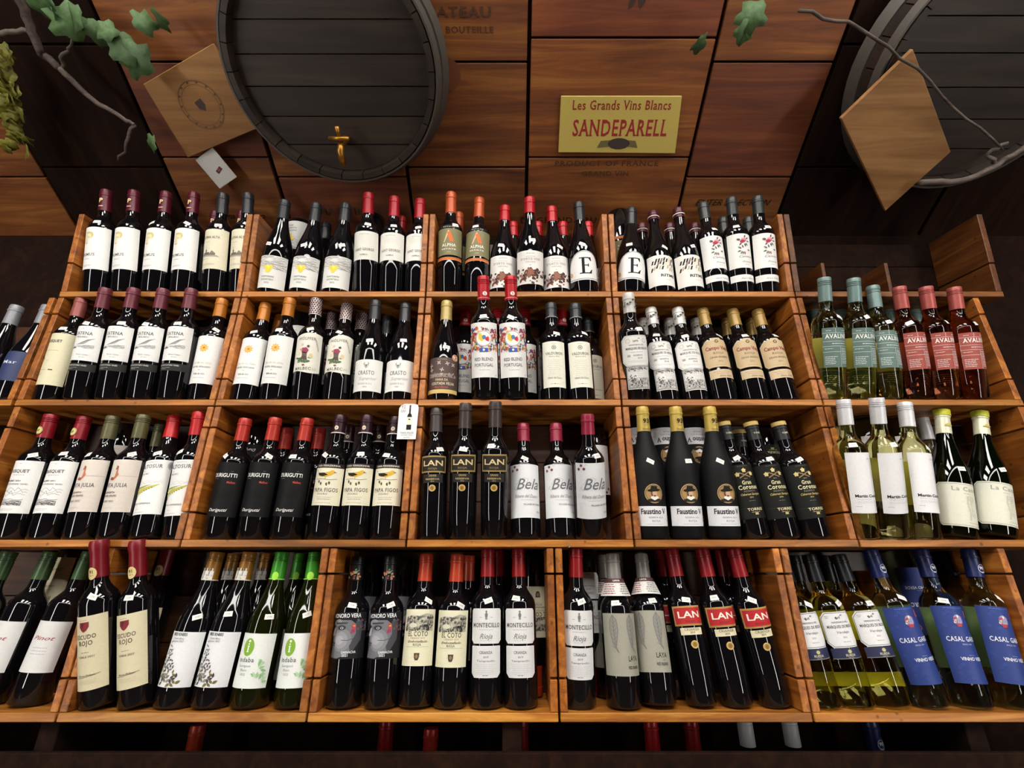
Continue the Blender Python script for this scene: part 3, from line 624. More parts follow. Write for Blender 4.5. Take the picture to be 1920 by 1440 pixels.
def a_faus(K):
    A, y = K.L(.255, .395, 22, '#a8834f', 'disc', x=3, name='portrait_seal')
    A.ring(3, y(.325), 21.5, 21.5, 3, '#6f5431'); A.ring(3, y(.325), 21.5, 21.5, .9, '#cfb27c', lay=2)
    A.poly([(-8, y(.27)), (16, y(.27)), (12, y(.305)), (-4, y(.305))], '#e2ddd4', lay=2); A.poly([(-10, y(.265)), (18, y(.265)), (20, y(.28)), (12, y(.29)), (3, y(.276)), (-5, y(.29)), (-13, y(.28))], '#2a211b', lay=3)
    A.ell(4, y(.327), 6, 8, '#c79a74', n=14, lay=3.4); A.poly([(-5, y(.35)), (-4, y(.312)), (0, y(.305)), (-1, y(.345))], '#43301f', lay=3.6); A.ell(4, y(.308), 3, 2, '#4a3524', n=8, lay=3.8)
    A.ell(3, y(.349), 15, 3.4, '#1b1613', n=18, lay=4.2, rot=.06); A.poly([(-6, y(.35)), (12, y(.35)), (10, y(.378)), (-3, y(.38))], '#1b1613', lay=4.4)
    A, y = K.L(.095, .235, 49, '#e2e2e6')
    A.text('Faustino V', 0, y(.18), 12, '#17161a', 'B', w=62); A.text('RESERVA 2016', 4, y(.15), 3.6, '#8a888c', 'f', w=34); A.text('RIOJA', 4, y(.125), 4, '#8a888c', 'f', w=20); A.micro(0, y(.108), 54, 1, '#b0aeb2'); A.ring(38, y(.15), 5, 7, 1, '#b0a898')
    C = K.cap_art; C.text('93', 3, y(.865), 11, '#231d12', 'B'); C.micro(3, y(.845), 12, 1, '#4a3f28'); C.text('Faustino', 3, y(.812), 3.5, '#3a3020', 'b', w=18); C.micro(3, y(.92), 12, 1, '#4a3f28')
T('faus', 'rhone', 'matt', ('cork', .80, '#c1a54f'), 'portrait-seal bottle', 'gold-capped matt black bottle with round portrait seal', a_faus)
def a_gran(K):
    A, y = K.L(.16, .60, 45, '#161613', off=.0002)
    for x, t in ((0, .55), (-17, .52), (17, .52)): star(A, x, y(t), 6, '#cdb877', 5, .7)
    A.line([(-13, y(.535)), (13, y(.49))], 2.4, '#8d7048'); A.line([(13, y(.535)), (-13, y(.49))], 2.4, '#8d7048', lay=2); A.micro(0, y(.48), 12, 1, '#a89a6a'); A.micro(0, y(.585), 40, 1, '#5a584c')
    A.text('Gran', 0, y(.435), 9, '#ddd2a6', 'F', w=22); A.text('Coronas', 2, y(.395), 10, '#ddd2a6', 'F', w=48); A.text('RESERVA', 2, y(.372), 3.8, '#7a6f58', 'f', w=28); A.text('Cabernet Sauvignon', 4, y(.345), 5, '#c9b56a', 'i', w=50); A.text('2016', 2, y(.322), 3.2, '#c9b56a', 's'); A.micro(2, y(.298), 24, 1, '#6a675a'); A.rect(-44, 44, y(.243), y(.2445), '#3b3b35')
    A.text('TORRES', 4, y(.222), 6, '#d8cca0', 'b', w=38); A.micro(4, y(.208), 32, 1, '#b3a570'); A.rect(0, 8, y(.188), y(.205), '#b3a570')
    C = K.cap_art; C.rect(-51, 51, y(.965), y(1.0), '#b89b58'); C.text('TORRES', 0, y(.885), 4, '#c9c0a0', 'b', w=14)
T('gran', 'bord', RW, ('cork', .835, '#26272a'), 'crossed-flowers black bottle', 'charcoal-capped bottle with dark label and gold crest', a_gran)
def a_martin(K):
    A, y = K.L(.18, .605, 34, '#e6e5e7')
    A.text('albarino', 21, y(.555), 3.6, '#9a989c', 's', w=20); A.rect(21, 22.4, y(.19), y(.545), '#a3a8b6'); A.text('Martin Codax', 4, y(.29), 6.5, '#1b1a1c', 'B', w=56); A.micro(-20, y(.275), 46, 1, '#b3b1b5', al='l'); A.micro(-20, y(.26), 52, 2, '#c3c1c5', al='l'); A.micro(-24, y(.225), 18, 1, '#a3a1a5', al='l')
    B, y = K.L(.24, .555, 38, '#e0dfb0', x=math.pi*.0367*1000, name='back_label')
T('martin', 'bord', 'white', ('screw', .81, '#d9d8da'), 'white-capped clear bottle', 'clear white-wine bottle with white cap and white label', a_martin)
def a_cana(K):
    A, y = K.L(.075, .395, 58, '#d9d8c8', 'cham', k=7)
    P = chamfer(-55.5, 55.5, y(.085), y(.385), 6); A.line(P + P[:1], .7, '#55534c')
    A.text('La Cana', 0, y(.335), 10, '#8a887e', 'f', w=56); A.micro(2, y(.315), 22, 1, LG)
    A.line([(2, y(.30)), (0, y(.24)), (5, y(.18)), (3, y(.125))], 4, '#bdbcab'); A.line([(8, y(.30)), (9, y(.22)), (11, y(.15))], 3, '#c5c4b4'); scribble(A, -4, 16, y(.13), y(.30), 18, '#aeac9c', .6, 5); A.micro(20, y(.105), 60, 1, LG)
    C = K.cap_art; C.rect(-51.5, 51.5, y(.95), y(1.0), '#b3b32a'); C.ell(0, y(.865), 9, 2, '#b9a94c', n=14); C.ell(0, y(.875), 5, 2, '#b9a94c', n=10)
T('cana', 'burg', 'green', ('cork', .80, '#dcd9bd'), 'lime-topped cream-cap bottle', 'dark green bottle with lime-topped cream cap, wraparound label', a_cana)
def a_esc(K):
    A, y = K.L(.115, .55, 38, '#d9cfae')
    A.micro(-6, y(.525), 22, 1, '#a8906a'); A.poly([(-14, y(.515)), (6, y(.515)), (6, y(.487)), (1, y(.465)), (-4, y(.455)), (-9, y(.465)), (-14, y(.487))], '#7a1620'); A.poly([(-11, y(.51)), (-3, y(.51)), (-8, y(.475))], '#4f0f18', lay=2)
    A.text('ESCUDO', -2, y(.415), 8.5, '#4a3f35', 'f', w=40); A.text('ROJO', -2, y(.378), 9, '#4a3f35', 'f', w=28); A.micro(-2, y(.335), 22, 1, '#8f866c'); A.text('CHILE 2021', 0, y(.305), 3.8, '#4a3f35', 'f', w=30); A.line([(-22, y(.19)), (-8, y(.192)), (10, y(.2)), (24, y(.205))], .8, '#5a5145'); A.text('Baron Philippe', 0, y(.197), 3.6, '#6b6150', 'i', w=34); A.micro(2, y(.172), 44, 3, '#c2b896')
    C = K.cap_art; C.ell(-3, y(.80), 10, 13, '#cdb87f', n=18); C.text('91', -4, y(.80), 7, '#2b2416', 'b', lay=2); C.micro(-3, y(.785), 12, 1, '#6b5d3a')
T('esc', 'bord', RW, ('wax', .765, '#7c1420'), 'red-shield bottle', 'dark-red-capped bottle with cream label and red shield', a_esc)
def a_bees(K):
    A, y = K.L(.125, .46, 44, '#e6e7ea')
    A.text('BEES KNEES', -8, y(.435), 5.5, '#2c2b2c', 'B', w=34); A.text('Chenin Blanc', -8, y(.412), 3.8, '#8b8988', 'i', w=26); A.text('Viognier 2022', -8, y(.395), 3.8, '#8b8988', 'i', w=26)
    r = random.Random(6)
    for j in range(10):
        n = 2 + j//2; s = 1.2 + j*.33
        for i in range(n):
            x = -22 + (i - (n-1)/2)*s*2.5 + j*.9 + r.uniform(-1, 1); yy = y(.40) - j*8.4 - r.uniform(0, 2); a = r.uniform(0, 6)
            c = r.choice(['#3b3936', '#5a5753', '#6f6a5f', '#8a8378', '#6d6335'] if j > 5 else ['#4a4846', '#5f5d5a'])
            leaf2(A, x, yy, s*2.6, s*1.4, a, c); leaf2(A, x, yy, s*2.4, s*1.2, a+1.9, c)
    C = K.cap_art; C.rect(-16, 12, y(.805), y(.865), '#d6d2c8'); C.rect(-51, 51, y(.80), y(.806), '#d8cfb8')
    for i in range(5): C.rect(-13+i*5, -10.5+i*5, y(.83), y(.885), '#8d8a84' if i % 2 else '#d6d2c8', lay=2)
    blobs(C, -14, 10, y(.81), y(.84), 10, ['#77746e', '#a5a29c'], 2, 4)
T('bees', 'rhone', RW, ('screw', .795, '#9c6a22'), 'dark-flock bottle', 'amber-capped bottle with white label and scattered dark leaves', a_bees)
def a_ind(K):
    A, y = K.L(.12, .45, 44, '#e6e9e6')
    A.ell(-10, y(.365), 12.5, 17, '#7aa52c', n=24); A.text('i', -10, y(.335), 18, '#dfe9cf', 'F', lay=2); A.ell(-9.5, y(.402), 2.6, 2.6, '#dfe9cf', n=10, lay=2)
    A.text('indaba', -10, y(.275), 8.5, '#55565a', 'f', w=36); A.text('Sauvignon', -10, y(.245), 4.5, '#8d8f92', 'f', w=28); A.text('Blanc', -10, y(.22), 4.5, '#8d8f92', 'f'); A.text('2022', -10, y(.195), 4, '#8d8f92', 'f')
    for i in range(22):
        a = i*.55; leaf2(A, 24+6*math.cos(a*1.3), y(.16)+i*2.0, 13, 5, a, ['#9cc08f', '#b3cfa6', '#86b07c'][i % 3], lay=1+(i % 5)*.3)
    C = K.cap_art; C.ell(2, y(.83), 7, 9, '#9ad63f', n=16); C.rect(-51, 51, y(.808), y(.812), '#b9e07a')
T('ind', 'rhone', 'olive', ('screw', .80, '#3f9a28'), 'green-oval bottle', 'bright green-capped bottle with white label and green oval', a_ind)
def a_hon(K):
    A, y = K.L(.30, .60, 48, '#1b1b1f', off=.0002)
    A.text('HONORO VERA', -2, y(.565), 8.2, '#e4e4e4', 'b', w=64, lay=5)
    A.poly([(-40, y(.31)), (-14, y(.305)), (8, y(.33)), (26, y(.42)), (30, y(.50)), (10, y(.548)), (-20, y(.552)), (-27, y(.53)), (-29, y(.485)), (-38, y(.452)), (-34, y(.437)), (-33, y(.415)), (-37, y(.398)), (-33, y(.38)), (-34, y(.355))], '#6b6b70', lay=1)
    A.ell(-8, y(.42), 22, 22, '#7d7d82', n=22, lay=1.4); A.ell(-10, y(.42), 16, 16, '#8f8f94', n=20, lay=1.8); A.ell(-13, y(.42), 10, 9, '#a0a0a5', n=18, lay=2.1); A.ell(-22, y(.535), 12, 6, '#85858a', n=14, lay=1.6, rot=.2); A.poly([(-38, y(.452)), (-30, y(.50)), (-26, y(.50)), (-27, y(.455)), (-32, y(.445))], '#b0b0b4', lay=2.2); A.poly([(14, y(.33)), (34, y(.42)), (36, y(.54)), (20, y(.54)), (22, y(.46)), (10, y(.38))], '#3c3c42', lay=1.7); A.poly([(-36, y(.385)), (-26, y(.382)), (-23, y(.392)), (-33, y(.394))], '#4a4a50', lay=2.7)
    A.ell(-10, y(.50), 10, 5, '#2c2c31', n=14, lay=2.4); A.poly([(-26, y(.535)), (4, y(.535)), (2, y(.525)), (-24, y(.522))], '#33333a', lay=2.6); A.ell(-9, y(.498), 3.6, 2.4, '#c9c9cc', n=10, lay=3); A.ell(-9, y(.498), 1.6, 2, '#151518', n=8, lay=3.4); A.poly([(-37, y(.398)), (-24, y(.396)), (-22, y(.404)), (-34, y(.41))], '#3a3a40', lay=2.6)
    blobs(A, 24, 46, y(.48), y(.555), 34, ['#26262b', '#3b3b42', '#8f2a40', '#55555c'], 3, 3)
    A.poly([(10, y(.46)), (20, y(.47)), (18, y(.49)), (12, y(.485))], '#9c2450', lay=3); A.poly([(12, y(.49)), (22, y(.495)), (18, y(.52)), (13, y(.53))], '#b53438', lay=3); A.ell(17, y(.51), 3, 2, '#d08a40', n=8, lay=3.4)
    A.line([(-8, y(.42)), (6, y(.418)), (22, y(.43))], 1, '#33333a', lay=3); A.text('GARNACHA', 10, y(.335), 4.6, '#e4e4e4', 'b', w=30, lay=5); A.text('2021', 3, y(.315), 4.6, '#e4e4e4', 'b', lay=5)
    C = K.cap_art; blobs(C, -14, 14, y(.83), y(.90), 26, ['#3f7a4a', '#a8303f', '#c9b7a0', '#7a7a80', '#b06a30', '#16161a', '#16161a'], 2.8, 6)
T('hon', 'bord', RW, ('cork', .82, '#141417'), 'face-label bottle', 'black-capped bottle with dark portrait label and white title', a_hon)
def a_coto(K):
    A, y = K.L(.245, .605, 40, '#e3dfc0')
    A.rect(-33, 33, y(.465), y(.585), '#a9a593'); A.poly([(-33, y(.585)), (33, y(.585)), (33, y(.57)), (16, y(.578)), (0, y(.56)), (-18, y(.565)), (-33, y(.55))], '#d8d4bc', lay=1.5)
    blobs(A, -32, 32, y(.49), y(.56), 80, ['#77746a', '#55524b', '#8f8b7d', '#3c3a36', '#c0bca6'], 3.2, 7); blobs(A, -32, 32, y(.467), y(.49), 44, ['#3c3a36', '#2c2a28', '#6b685f'], 2.6, 9); A.line([(22, y(.47)), (20, y(.51)), (26, y(.565))], 1.4, '#2c2a28', lay=3.4); A.poly([(8, y(.47)), (12, y(.505)), (22, y(.505)), (24, y(.47)), (20, y(.49)), (12, y(.49))], '#2c2a28', lay=3.4); A.ell(-12, y(.50), 9, 5, '#d0ccb6', n=10, lay=3)
    A.text('EL COTO', 0, y(.43), 9.5, '#37342f', 'f', w=44); A.text('CRIANZA 2019', 0, y(.412), 3.6, '#b08a6a', 'f', w=32); A.text('Embotellado', 0, y(.39), 4.6, '#3c3934', 'i', w=44); A.text('RIOJA', 0, y(.37), 4.4, '#5a564c', 'f', w=18); A.rect(-26, 26, y(.362), y(.364), '#a9a58f')
    A.poly([(-5, y(.325)), (7, y(.325)), (6, y(.295)), (4, y(.28)), (-2, y(.28)), (-4, y(.295))], '#4a3a2c'); A.ell(1, y(.305), 2.6, 4, '#8f7550', n=8, lay=2); A.micro(1, y(.302), 24, 1, '#8f8b76', h=.7)
T('coto', 'bord', RW, ('cork', .80, '#b43a1c'), 'engraved-landscape bottle', 'orange-red-capped bottle with cream engraved-landscape label', a_coto)
def a_mont(K):
    A, y = K.L(.375, .592, 37, '#dfdfdf', 'cham', k=4, k2=7)
    A.ell(0, y(.55), 3.2, 5, '#6f6f70', n=12); A.rect(-2.4, 2.4, y(.522), y(.54), '#8a8a8b'); A.ell(0, y(.572), 2, 2.4, '#6f6f70', n=8); A.micro(-12, y(.535), 9, 1, LG); A.micro(12, y(.535), 9, 1, LG)
    A.text('MONTECILLO', 0, y(.475), 8.5, '#4b4342', 'F', w=64); A.micro(0, y(.458), 44, 1, '#b0aeae'); A.text('Rioja', 0, y(.405), 10, '#77757a', 'i', w=28); A.micro(0, y(.393), 38, 1, '#bcbaba')
    A, y = K.L(.175, .362, 35, '#dcdcdd', 'cham', k=1.5, k2=8, name='lower_label'); A.text('CRIANZA', 0, y(.315), 5.2, '#55535a', 'f', w=28); A.text('2019', 0, y(.29), 3.6, '#55535a', 'f'); A.text('Tempranillo', 0, y(.268), 3.6, '#77757a', 's', w=40); A.micro(0, y(.25), 50, 6, '#bcbabb', dy=3.4, h=.8); A.micro(0, y(.188), 18, 1, GR)
T('mont', 'bord', RW, ('cork', .80, '#8c1216'), 'two-part white-label bottle', 'dark-red-capped bottle with two-part white label', a_mont)
def a_laya(K):
    A, y = K.L(.195, .585, 46, '#9d9a8c')
    for x0 in (-18, 20):
        P = [(x0, y(.575)), (x0+8, y(.54)), (x0+10, y(.48)), (x0+7, y(.42)), (x0+4, y(.375)), (x0+9, y(.335)), (x0, y(.375)), (x0-5, y(.43)), (x0-8, y(.49)), (x0-7, y(.54))]
        A.poly(P, '#86857f'); A.line(P + P[:1], .9, '#5d5b57', lay=2); A.line([(x0, y(.57)), (x0+1, y(.48)), (x0+3, y(.38))], .9, '#5d5b57', lay=2)
        for k in range(7): t = .555-k*.026; A.line([(x0-5, y(t-.02)), (x0+.6, y(t-.035)), (x0+7, y(t-.01))], .7, '#6a6863', lay=2)
    A.text('LAYA', 22, y(.285), 10, '#24221f', 's', w=24); A.micro(26, y(.268), 8, 1, '#5d5b57', h=.8); A.text('RED BLEND', 22, y(.238), 5.4, '#24221f', 'b', w=26)
    A, y = K.L(.70, .82, 32, '#d8d6d2', off=.0022, name='neck_collar'); A.rect(-32, 32, y(.79), y(.82), '#4a2a2c'); A.text('LAYA', 0, y(.80), 3.4, '#e8e4de', 'b', w=14, lay=2); A.micro(-14, y(.775), 22, 5, '#8a2a2c', dy=4.6, h=1.6); A.micro(14, y(.775), 22, 5, '#55534f', dy=4.6, h=1.6, seed=3)
T('laya', 'bord', RW, ('cork', .80, '#86827d'), 'leaf-label bottle', 'silver-capped bottle with grey leaf label and paper collar', a_laya)
def a_riscw(K):
    A, y = K.L(.365, .595, 38, '#e4e4e6', 'cham', k=10, k2=10)
    P = chamfer(-36, 36, y(.373), y(.588), 10, 10); A.line(P + P[:1], .9, '#4b4a4c')
    blobs(A, -7, 7, y(.55), y(.575), 9, ['#77757a', '#b9a58a', '#55535a'], 2.4, 4); A.micro(-24, y(.565), 9, 2, LG); A.text('HEREDEROS DEL', 0, y(.522), 3.2, GR, 'f', w=36); A.text('MARQUES DE RISCAL', 0, y(.49), 5.6, '#3f3c3b', 'F', w=58); A.text('Verdejo', 0, y(.455), 5, '#77757a', 'i', w=26); A.text('2022', 0, y(.425), 3.2, LG, 's'); A.micro(2, y(.40), 24, 1, LG)
    A, y = K.L(.295, .362, 36, '#22264a', name='label_strip'); A.ell(0, y(.342), 4, 3.6, '#b9b07a', n=12); A.text('RUEDA', 0, y(.312), 4.4, '#c9c3a0', 'b', w=20); A.micro(0, y(.303), 18, 1, '#8f8c80'); A.rect(-36, 36, y(.297), y(.300), '#8f8c80')
    B, y = K.L(.40, .595, 38, '#d8d690', x=math.pi*.0367*1000, name='back_label')
    B, y = K.L(.12, .20, 36, '#d8d690', x=math.pi*.0367*1000, name='back_label')
T('riscw', 'bord', 'gold', ('cork', .80, '#121418'), 'navy-strip clear bottle', 'clear golden-wine bottle with black cap, octagonal white label', a_riscw)
def a_casal(K):
    A, y = K.L(.135, .605, 43, '#20377e')
    r = random.Random(2)
    for i in range(60): A.ring(r.uniform(-40, 40), y(r.uniform(.15, .59)), 3, 2.4, .7, r.choice(['#2f4a98', '#2a4390', '#3a56a4']), n=8)
    A.micro(0, y(.59), 60, 1, '#5f78bc'); A.ell(0, y(.515), 9, 11, '#8a8fb0', n=14, lay=1.6); blobs(A, -8, 8, y(.49), y(.545), 16, ['#a8323a', '#c9c4c0', '#8a4a55', '#d8d4d0'], 3, 4); A.poly([(-6, y(.495)), (6, y(.495)), (4, y(.475)), (-4, y(.475))], '#a8323a', lay=3.4)
    A.text('CASAL GARCIA', 4, y(.385), 9, '#e4e6ee', 'f', w=72, lay=3); A.text('SINCE 1939', 2, y(.362), 2.8, '#aeb8d8', 's', lay=3); A.micro(4, y(.30), 18, 1, '#8d9bcb', h=.8); A.text('VINHO VERDE', 6, y(.27), 6.4, '#dfe3ee', 'b', w=50, lay=3)
    A, y = K.L(.53, .58, 8, '#b32a33', 'disc', x=30, off=.0008, name='round_sticker'); A.ring(30, y(.555), 7, 7, .8, '#e8b8b8')
    C = K.cap_art; C.ring(3, y(.86), 7, 9.5, .8, '#c9cedd'); C.text('90', 3, y(.855), 6.4, '#e4e6ee', 'b'); C.micro(3, y(.835), 8, 1, '#c9cedd'); C.rect(-51, 51, y(.935), y(.94), '#16204c')
    B, y = K.L(.22, .60, 36, '#a9b0a0', x=math.pi*.0367*1000, name='back_label')
T('casal', 'bord', 'aqua', ('cork', .80, '#1b2558'), 'royal-blue-label bottle', 'pale green bottle with navy cap and royal-blue label', a_casal)
def a_plain(K):
    A, y = K.L(.2, .52, 42, '#d8d7d6'); A.text('Pinot', 0, y(.40), 8, '#8f3a44', 'i', w=44); A.micro(0, y(.35), 40, 3, LG, dy=6)
T('plain', 'bord', RW, ('screw', .80, '#3f5a34'), 'red-script bottle', 'green-capped dark bottle with white label and red script', a_plain)
def a_blue(K):
    A, y = K.L(.2, .48, 42, '#2a3560'); A.text('Mar', 0, y(.36), 9, '#c9cedd', 'f', w=36)
T('blue', 'burg', RW, ('cork', .80, '#8f9096'), 'navy half-label bottle', 'grey-capped dark bottle with navy blue label', a_blue)
GLASS = {
 'red': lambda: dark_glass('red_wine'), 'matt': lambda: dark_glass('matt_black', (.004, .004, .0045), .6),
 'green': lambda: dark_glass('dark_green', (.0012, .0022, .0008), .035), 'olive': lambda: dark_glass('olive_green', (.006, .0075, .001), .04),
 'white': lambda: clear_glass('white_wine', (.80, .76, .34)), 'rose': lambda: clear_glass('rose_wine', (.60, .20, .11)),
 'gold': lambda: clear_glass('golden_wine', (.78, .74, .20)), 'aqua': lambda: clear_glass('pale_green_wine', (.52, .62, .42)),
}
# ---------------------------------------------------------------- projection helpers (photograph frame 1920 x 1440)
def ray(x, y):
    a = (x-960)/F; u = -(y-720)/F
    return Vector((a, CT - u*ST, ST + u*CT))
CAMP = Vector((0, -DIST, ZC))
def depth_of(p): d = Vector(p) - CAMP; return d.y*CT + d.z*ST
def row_z(y): r = ray(960, y); return ZC + r.z*DIST/r.y
ROWZ = {1: row_z(547), 2: row_z(749), 3: row_z(1012), 4: row_z(1337)}   # top of each shelf floor at its front edge
TILT = {1: math.radians(8.0), 2: 0, 3: 0, 4: 0}
PREF = {1: -12, 2: -5, 3: -3, 4: 3}
FT = .016
PREFT = {'catena': -10, 'avag': -16, 'avar': -14, 'redb': -15, 'lang': -9, 'faus': -6, 'martin': -12, 'clos': -6}
SETB = {'catena': .03, 'avag': .03, 'avar': .03, 'lang': .032, 'martin': .03, 'redb': .026}
# soffit: sloping panelled ceiling that rises towards the viewer
SO = Vector((0, .20, ZC+1.10)); SA = math.radians(27.6)
SE = Vector((0, -math.cos(SA), math.sin(SA))); SN = Vector((0, -math.sin(SA), -math.cos(SA)))
SROT = Matrix((Vector((1, 0, 0)), SE, Vector((1, 0, 0)).cross(SE))).transposed()   # local x, y along slope, z up through the slope
def on_soffit(x, y, off=0.0):
    d = ray(x, y); p0 = SO + SN*off
    t = (p0 - CAMP).dot(SN)/d.dot(SN)
    return CAMP + d*t
def s_uv(p): q = p - SO; return q.x, q.dot(SE)

# ---------------------------------------------------------------- lamps of the shop (all behind or above the viewer)
M_LAMP = emit('lamp_diffuser', (1.0, .955, .89), 33.0)
M_STRIP = emit('lamp_strip', (1.0, .97, .92), 26.0)
M_HOUSE = ink('#cfcbc2', .5)
def troffer(x, y, z, label):
    e = empty('ceiling_light', label, 'ceiling light', (x, y, z), 'ceiling lights over the shop aisle')
    board('housing', -.32, .32, -.62, .62, .012, .07, M_HOUSE, e, .004)
    for s in (-1, 1):
        board('diffuser', s*.155-.135, s*.155+.135, -.58, .58, 0, .014, M_LAMP, e, .002)
for i, x in enumerate((-1.25, 0.0, 1.25)):
    troffer(x, -2.1, ZC+2.08, ['left', 'middle', 'right'][i] + ' ceiling light of the row above the aisle')
def strip(x0, x1, z0, z1, y, label):
    e = empty('strip_light', label, 'strip light', ((x0+x1)/2, y, z0), 'strip lights framing the shop window')
    w2, h = (x1-x0)/2, z1-z0
    board('diffuser', -w2, w2, 0, .02, 0, h, M_STRIP, e, .004)
    board('housing', -w2-.012, w2+.012, -.05, -.001, -.012, h+.012, M_HOUSE, e, .004)
strip(-2.05, -1.87, ZC-1.2, ZC+1.12, -1.75, 'upright strip light left of the viewer')
strip(1.87, 2.05, ZC-1.2, ZC+1.12, -1.75, 'upright strip light right of the viewer')
strip(-2.05, 2.05, ZC+1.15, ZC+1.22, -1.75, 'long level strip light above the viewer')

# ---------------------------------------------------------------- structure
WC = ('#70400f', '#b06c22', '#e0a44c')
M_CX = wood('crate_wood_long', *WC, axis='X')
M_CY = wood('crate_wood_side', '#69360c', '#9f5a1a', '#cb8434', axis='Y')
M_CB = wood('crate_wood_back_shade', '#2a1407', '#43230d', '#5f3617', axis='X')  # interior shade put into the colour: back boards darker than the rest
M_PANEL = wood('soffit_panel_wood', '#512709', '#7a4216', '#a0682a', axis='X', grain=15, rough=.6, knots=False)
M_PANEL2 = wood('soffit_panel_red', '#52220d', '#753818', '#935026', axis='X', grain=15, rough=.6, knots=False)
M_DARK = wood('dark_stained_wood', '#120804', '#1e0e07', '#2d190c', axis='Y', grain=18, rough=.85, knots=False, spec=.12)
M_FLOOR = wood('floor_wood', '#2a1a0e', '#3c2716', '#4d331e', axis='Y', grain=9, rough=.5, knots=False)

fl = struct(board('floor', -4, 4, -5, .6, -.04, 0, M_FLOOR, None, 0)); fl['label'] = 'dark wooden shop floor'
wb = struct(board('wall_back', -2.6, 2.6, .205, .225, 0, ZC+1.14, M_DARK, None, 0)); wb['label'] = 'dark wooden wall behind the crates'
ceil = struct(link('ceiling', box_mesh(5.0, 1.15, .02, 0).copy(), M_DARK)); ceil['label'] = 'sloping panelled ceiling above the crates'
ceil.matrix_world = Matrix.Translation(SO + SE*.44 - SN*.024) @ SROT.to_4x4()
# panels of the ceiling: crate ends nailed edge to edge, each its own board
def soffit_child(o, u, v, up): o.parent = ceil; o.matrix_parent_inverse = Matrix.Identity(4); o.location = (u, v-.44, up)
cols_ = [(-2.2, -1.51, 0), (-1.505, -1.11, 2), (-1.105, -.765, 0), (-.76, -.34, 1), (-.335, .045, 0), (.05, .56, 1), (.565, .905, 0), (.91, 1.42, 2), (1.425, 1.95, 2)]
for ci, (u0, u1, kind) in enumerate(cols_):
    cuts = [-.12, .19 + .03*(ci % 3), .555 if ci == 5 else .50 + .04*(ci % 2), 1.0]
    for k, (v0, v1) in enumerate(zip(cuts, cuts[1:])):
        m = M_DARK if kind == 2 else (M_PANEL2 if (kind == 1 and k == 2) or (ci+k) % 4 == 3 else M_PANEL)
        me = box_mesh(u1-u0-.006, v1-v0-.005, .014, .002).copy(); me.materials.clear(); me.materials.append(m)
        o = link('panel', me, m, None); soffit_child(o, (u0+u1)/2, (v0+v1)/2, .018 + .001*((ci*7+k*3) % 3))
# burnt-in lettering on the crate-end panels
def stamp(u, v, art, name='stamped_print', up=.0278):
    me = art.build(name, None, 1, 0.0)
    # flat art lies in xz facing -y -> lay it on the underside of the slope
    me.transform(Matrix(((1, 0, 0, 0), (0, 0, 1, 0), (0, -1, 0, 0), (0, 0, 0, 1))))
    o = link(name, me); soffit_child(o, u, v, up); return o
STM = '#4a2a14'
a = Art(); a.text('PRODUCT OF FRANCE', 0, 0, 16, STM, 'f', w=330); a.text('GRAND VIN', 0, -30, 14, STM, 'f', w=150); stamp(.30, .225, a)
a = Art(); a.poly([(-34, 20), (-16, 34), (-6, 40), (10, 26), (24, 4), (30, -24), (18, -40), (8, -14), (-4, -36), (-14, -40), (-10, -8), (-20, 4)], '#38241c'); stamp(.32, .655, a)
a = Art(); a.text('CHATEAU', 0, 0, 22, STM, 'f', w=210); a.text('MIS EN BOUTEILLE', 0, -34, 14, STM, 'f', w=220); a.ell(-20, -130, 34, 40, '#6a3a18'); stamp(-.16, .60, a)
a = Art(); a.text('DE GRAND CRU', 0, 0, 20, '#2f1a0c', 'f', w=260); stamp(.16, .04, a)
a = Art(); a.text('ENTER SELECTION', 0, 0, 20, '#2f1a0c', 'i', w=250); stamp(.74, .10, a)
a = Art(); a.text('Gran Vino', 0, 0, 20, '#2f1a0c', 'i', w=160); stamp(-.92, .055, a)
a = Art(); a.text('MARTINEZ', 0, 0, 22, STM, 'f', w=220); stamp(-.55, .07, a)

